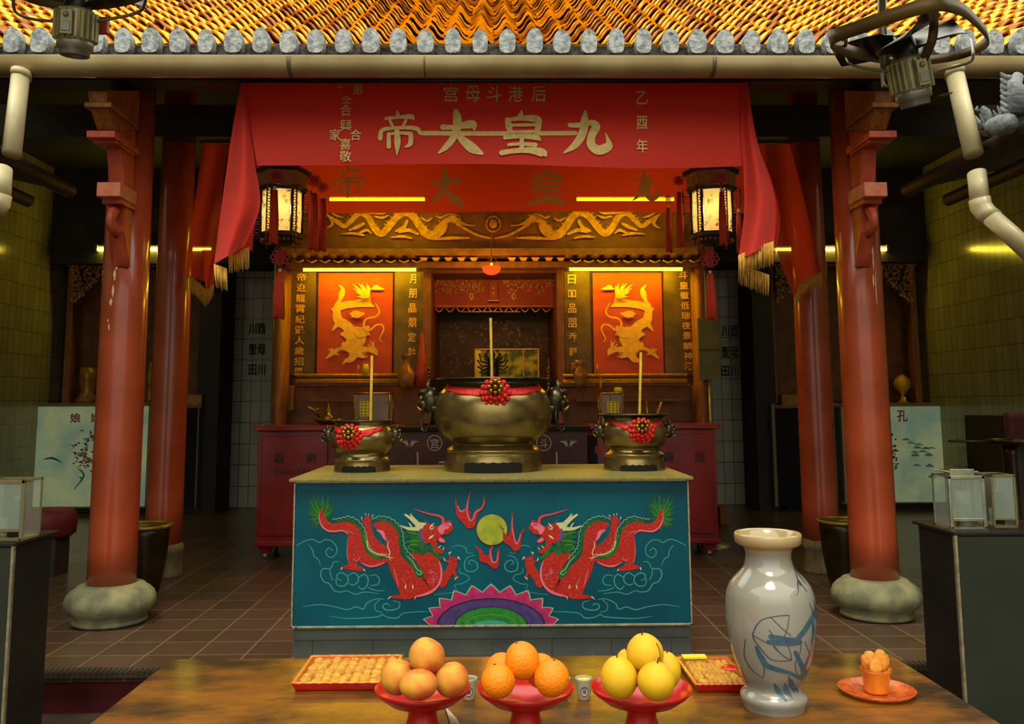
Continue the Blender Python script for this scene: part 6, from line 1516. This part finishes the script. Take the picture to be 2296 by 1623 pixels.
# ------------------------------------------------------------ tea cups
for px, lab in ((1051, 'small tea cup with round badge between the peaches and oranges'), (1263, 'small tea cup with round badge half hidden by the orange stand'), (1312, 'small tea cup with round badge between the oranges and pears')):
    c = Q(px, 1577, TZ); x, y = c.x, c.y+.018
    t = thing('tea_cup', lab, 'cup', (x, y, TZ), 'badge tea cups'); b = MB()
    b.lathe([(.0, .001), (.013, 0), (.0145, .003), (.017, .022), (.0195, .046), (.0205, .050), (.0195, .050), (.0165, .024), (.0, .018)], (x, y, TZ), 'cup_white', 36); b.build('body', t)
    b = MB(); b.lathe([(.0185, .0475), (0, .0475)], (x, y, TZ), 'tea', 30, cap=False); b.build('tea', t)
    b = MB()
    def oc(p, q, e=.0006): a = p/.018; r = .0173+q*.12+e; return Vector((x+r*math.sin(a), y-r*math.cos(a), TZ+.0225+q))
    b.poly([(.0098*math.cos(k*PI/12), .0112*math.sin(k*PI/12)) for k in range(24)], oc, 'badge')
    b.poly([(.0082*math.cos(k*PI/12), .0096*math.sin(k*PI/12)) for k in range(24)], lambda p, q: oc(p, q, .0009), 'cup_mark')
    b.glyph('斗' if px > 1300 else '宫', 0, 0, .009, -.011, lambda p, q: oc(p, q, .0012), 'badge', bold=.02); b.build('badge', t)
# ------------------------------------------------------------ glass saucer with filled cup
c = Q(1966, 1556, TZ); x, y = c.x, c.y
ts = MB(); ts.lathe([(0, .003), (.05, .003), (.075, .008), (.087, .015), (.090, .015), (.078, .004), (.05, 0), (0, 0)], (x, y, TZ), 'amber_glass', 48, lobes=24, lob=.012)
tag(ts.build('glass_saucer', base=(x, y, TZ)), 'amber pressed glass saucer under the cake cup, at the right', 'saucer')
t = thing('cake_cup', 'amber plastic cup packed with orange cake slices on the glass saucer', 'cup', (x, y, TZ+.005)); b = MB()
b.lathe([(0, .005), (.026, .005), (.028, .01), (.033, .052), (.0365, .056), (.036, .06), (.032, .058), (.029, .03), (0, .02)], (x, y, TZ), 'cup_amber', 40); b.build('cup', t)
b = MB(); b.tube([(x+.036*math.cos(a), y+.036*math.sin(a), TZ+.060+.0015*math.sin(5*a)) for a in [k*PI/12 for k in range(24)]], .0015, 'amber_glass', 6, closed=True); b.build('cup_lip', t)
rg = random.Random(8)
for dx, dy, hh, w, ti in ((-.019, -.004, .038, .016, -.45), (-.005, -.014, .030, .020, -.2), (.010, .0, .046, .018, .18), (.021, .006, .036, .015, .4), (-.008, .012, .040, .018, -.1)):
    b = MB(); M = Matrix.Rotation(ti, 3, 'Y') @ Matrix.Rotation(rg.uniform(-.4, .4), 3, 'Z')
    def f(v, th, a): v = Vector(v); n = 1+.10*math.sin(3*a+th*2)+.05*math.sin(7*a); return Vector((v.x*n, v.y*n, v.z*(1+.06*math.sin(5*a))))
    b.ball((x+dx, y+dy, TZ+.055+hh*.42), (w, .008, hh*.62), 'cake', 20, 14, f, M); b.build('cake_slice', t)
# thin white sticks by the left stand
t = thing('cotton_sticks', 'bundle of thin white sticks lying beside the peach stand', 'sticks', Q(1010, 1600, TZ)); b = MB()
for k in range(7): 
    a, c = Q(994+k*1.5, 1576+k*2, TZ+.004), Q(1015+k*4, 1640, TZ+.004); b.tube([a, (a+c)/2+Vector((.002, 0, .002)), c], .0009, 'line_pale', 5)
b.build('stick', t)

# ================================================================== FANS
def fan(A, B, label, loop, wires, blades, rod, left=False):
    ax = (A-B); L = ax.length; d = ax.normalized()       # B hub side, A end cap
    sx = d.cross(Vector((0, 1, 0))).normalized(); sy = sx.cross(d).normalized(); M = Matrix((sx, sy, d)).transposed()
    t = thing('industrial_fan', label, 'fan', B, 'hanging industrial fans')
    r = .060
    b = MB(); b.lathe([(r*.5, -.02), (r*.98, -.01), (r, 0), (r, L*.66), (r*.96, L*.68)], B, 'motor', 40, M)
    for k in range(22):
        a = 2*PI*k/22; n = (sx*math.cos(a)+sy*math.sin(a)); tn = d.cross(n)
        p = B+n*(r+.006); vs = [p+tn*e+n*g+d*h for e in (-.004, .004) for g in (-.008, .009) for h in (.0, L*.64)]
        b.add(vs, [(0, 1, 3, 2), (4, 6, 7, 5), (0, 4, 5, 1), (2, 3, 7, 6), (0, 2, 6, 4), (1, 5, 7, 3)], 'motor')
    b.build('finned_motor', t)
    b = MB(); b.lathe([(r*1.0, L*.66), (r*1.04, L*.68), (r*1.02, L*.84), (r*.86, L*.86), (r*.84, L*.99), (r*.80, L), (r*.76, L), (r*.74, L*.93), (0, L*.92)], B, 'motor_cap', 40, M); b.build('end_cap', t)
    b = MB(); n = (-Vector((0, 1, 0))-d*d.dot(-Vector((0, 1, 0)))).normalized(); n = (n+sx*.05).normalized(); tn = d.cross(n); p = B+n*(r+.014)
    vs = [p+tn*e+n*g+d*h for e in (-.020, .020) for g in (-.01, .012) for h in (L*.06, L*.62)]
    b.add(vs, [(0, 1, 3, 2), (4, 6, 7, 5), (0, 4, 5, 1), (2, 3, 7, 6), (0, 2, 6, 4), (1, 5, 7, 3)], 'motor'); b.ball(p+n*.014+d*L*.18, .010, 'motor_cap', 10, 8)
    vs = [p+tn*e+n*g+d*h for e in (-.016, .016) for g in (.010, .016) for h in (L*.34, L*.56)]
    b.add(vs, [(0, 1, 3, 2), (4, 6, 7, 5), (0, 4, 5, 1), (2, 3, 7, 6), (0, 2, 6, 4), (1, 5, 7, 3)], 'motor_cap'); b.build('terminal_box', t, bev=.002)
    hub = B-d*.07
    b = MB(); b.lathe([(0, -.09), (.035, -.085), (.045, -.03), (.04, .0), (.02, .06)], B, 'fan_dark', 20, M); b.build('hub', t)
    for k, (a0, R) in enumerate(blades):
        b = MB()
        def bl(u, v):
            rr_ = .03+R*u; w = (.12+.88*math.sin(PI*min(1, u*.85+.12)))*.26*R/.22; a = a0+(v-.5)*w/max(.10, rr_)
            n_ = sx*math.cos(a)+sy*math.sin(a); return hub+n_*rr_-d*((v-.5)*.07+.02*u)
        b.grid(bl, 12, 8, 'fan_dark'); b.build('blade', t, solid=.003)
    if loop:
        b = MB(); pts = [Vector(p) for p in cat([tuple(p) for p in loop], 6, True)]
        vs = []
        for i, p in enumerate(pts):
            tg = (pts[(i+1) % len(pts)]-pts[i-1]).normalized(); q = tg.cross(d).normalized()
            vs += [p-d*.020+q*.004, p+d*.020+q*.004, p+d*.020-q*.004, p-d*.020-q*.004]
        n_ = len(pts); fs = []
        for i in range(n_):
            j = (i+1) % n_
            for k in range(4): fs.append((i*4+k, i*4+(k+1) % 4, j*4+(k+1) % 4, j*4+k))
        b.add(vs, fs, 'fan_ring', True); b.build('shroud_ring', t)
    for w_ in wires:
        b = MB(); b.tube(cat([tuple(p) for p in w_], 5), .0055, 'wire_metal', 8); b.build('guard_wire', t)
    if rod:
        b = MB(); b.tube(rod, .016, 'wire_metal', 10); b.build('hanging_rod', t)
    return t, M, d
MV[0] = 1.93; A, B = P(2053, 238, 1.948), P(2034, 138, 1.92)
def onring(A, B, k=.06):
    d = (A-B).normalized(); c0 = B-d*k
    def g(px, py):
        cr = Vector((c0.x, c0.y+(KY-1)*MV[0], c0.z)); r_ = ray(px, py); v = CAM+r_*((cr-CAM).dot(d)/r_.dot(d)); v.y -= (KY-1)*MV[0]; return v
    return g
O = onring(A, B)
loop = [O(1862, 88), O(1930, 60), O(2010, 32), O(2090, 10), O(2130, 12), O(2172, 32), O(2214, 82), O(2196, 106), O(2140, 126), O(2060, 136), O(1975, 130), O(1900, 112)]
wires = [[O(1897, 88), P(1896, 120, 1.94), P(1906, 142, 1.93), P(1940, 153, 1.93), P(1998, 162, 1.93)], [O(2176, 88), P(2182, 118, 1.95), P(2176, 138, 1.94), P(2140, 150, 1.93), P(2106, 158, 1.93), P(2092, 165, 1.93)]]
t, M, d = fan(A, B, 'industrial hanging fan with black blades at the top right', loop, wires, [(0.2, .22), (2.3, .22), (4.4, .22)], [P(1978, -120, 2.0), P(1977, 60, 1.99), P(1985, 150, 1.98)])
b = MB(); pts = [O(2092, 16), P(2094, 50, 1.72), P(2088, 96, 1.80), P(2062, 150, 1.88)]
q = cat([tuple(p) for p in pts], 5); vs = []
for p in q: vs += [Vector(p)+Vector((-.016, 0, 0)), Vector(p)+Vector((.016, 0, 0))]
b.add(vs, [(2*i, 2*i+1, 2*i+3, 2*i+2) for i in range(len(q)-1)], 'fan_ring', True); b.build('strap', t, solid=.004)
b = MB(); b.box(-.018, .018, -.012, .012, -.05, .05, 'motor_cap', Matrix.Translation(P(1988, 165, 2.0))); b.build('mount_lug', t, bev=.002)
b = MB(); b.tube([P(1984, 172, 2.0), P(1986, 190, 1.98), P(1998, 196, 1.95)], .006, 'wire_metal', 6); b.build('cable', t)
b = MB(); b.tube([P(2092, 222, 1.9), P(2118, 214, 1.88), P(2136, 207, 1.86)], [.012, .010, .003], 'fan_dark', 8, squash=.5); b.build('pull_lever', t)
A, B = P(167, 126, 1.945), P(172, 30, 1.925); O = onring(A, B, .06)
wires = [[O(30, -22), P(31, 18, 1.94), P(45, 34, 1.96), P(80, 44, 1.94), P(128, 48, 1.94)], [O(330, -22), P(322, 16, 1.94), P(303, 30, 1.96), P(260, 40, 1.94), P(214, 48, 1.94)]]
loop = [O(20, -42), O(60, -10), O(120, 6), O(190, 10), O(260, 4), O(320, -14), O(345, -50), O(300, -105), O(180, -130), O(60, -105)]
t, M, d = fan(A, B, 'industrial hanging fan with ribbed dull yellow motor at the top left', loop, wires, [(0.5, .20), (2.6, .20), (4.7, .20)], [P(172, -170, 1.9), P(170, -20, 1.9)], True)
b = MB(); b.box(-.02, .02, -.012, .012, -.03, .03, 'bracket_red', Matrix.Translation(P(231, 58, 2.0))); b.build('mount_lug', t, bev=.002)

MV[0] = None
# ================================================================== LIGHT
w = bpy.data.worlds.new('world'); sc.world = w; w.use_nodes = True; nt = w.node_tree; bg = nt.nodes['Background']
tc = nt.nodes.new('ShaderNodeTexCoord'); sp = nt.nodes.new('ShaderNodeSeparateXYZ'); rp = nt.nodes.new('ShaderNodeValToRGB')
nt.links.new(tc.outputs['Generated'], sp.inputs[0]); nt.links.new(sp.outputs[2], rp.inputs[0]); nt.links.new(rp.outputs[0], bg.inputs[0])
rp.color_ramp.elements[0].position = 0.0; rp.color_ramp.elements[0].color = (.20, .19, .155, 1)
rp.color_ramp.elements[1].position = .55; rp.color_ramp.elements[1].color = (1, .95, .80, 1)
bg.inputs[1].default_value = 2.9
sun = bpy.data.lights.new('sun', 'SUN'); sun.energy = 2.0; sun.angle = math.radians(20); sun.color = (1, .86, .6)
so = bpy.data.objects.new('sun', sun); COL.objects.link(so)
so.rotation_euler = Vector((.10, .42, -1)).to_track_quat('-Z', 'Y').to_euler()
vs_ = sc.view_settings; sc.display_settings.display_device = 'sRGB'; vs_.view_transform = 'Standard'; vs_.look = 'None'; vs_.exposure = 0; vs_.gamma = 1; vs_.use_curve_mapping = False
cy_ = sc.cycles
cy_.use_denoising = True; cy_.max_bounces = 7; cy_.diffuse_bounces = 3; cy_.glossy_bounces = 3; cy_.transmission_bounces = 4; cy_.transparent_max_bounces = 12; cy_.sample_clamp_indirect = 6; cy_.caustics_reflective = False; cy_.caustics_refractive = False
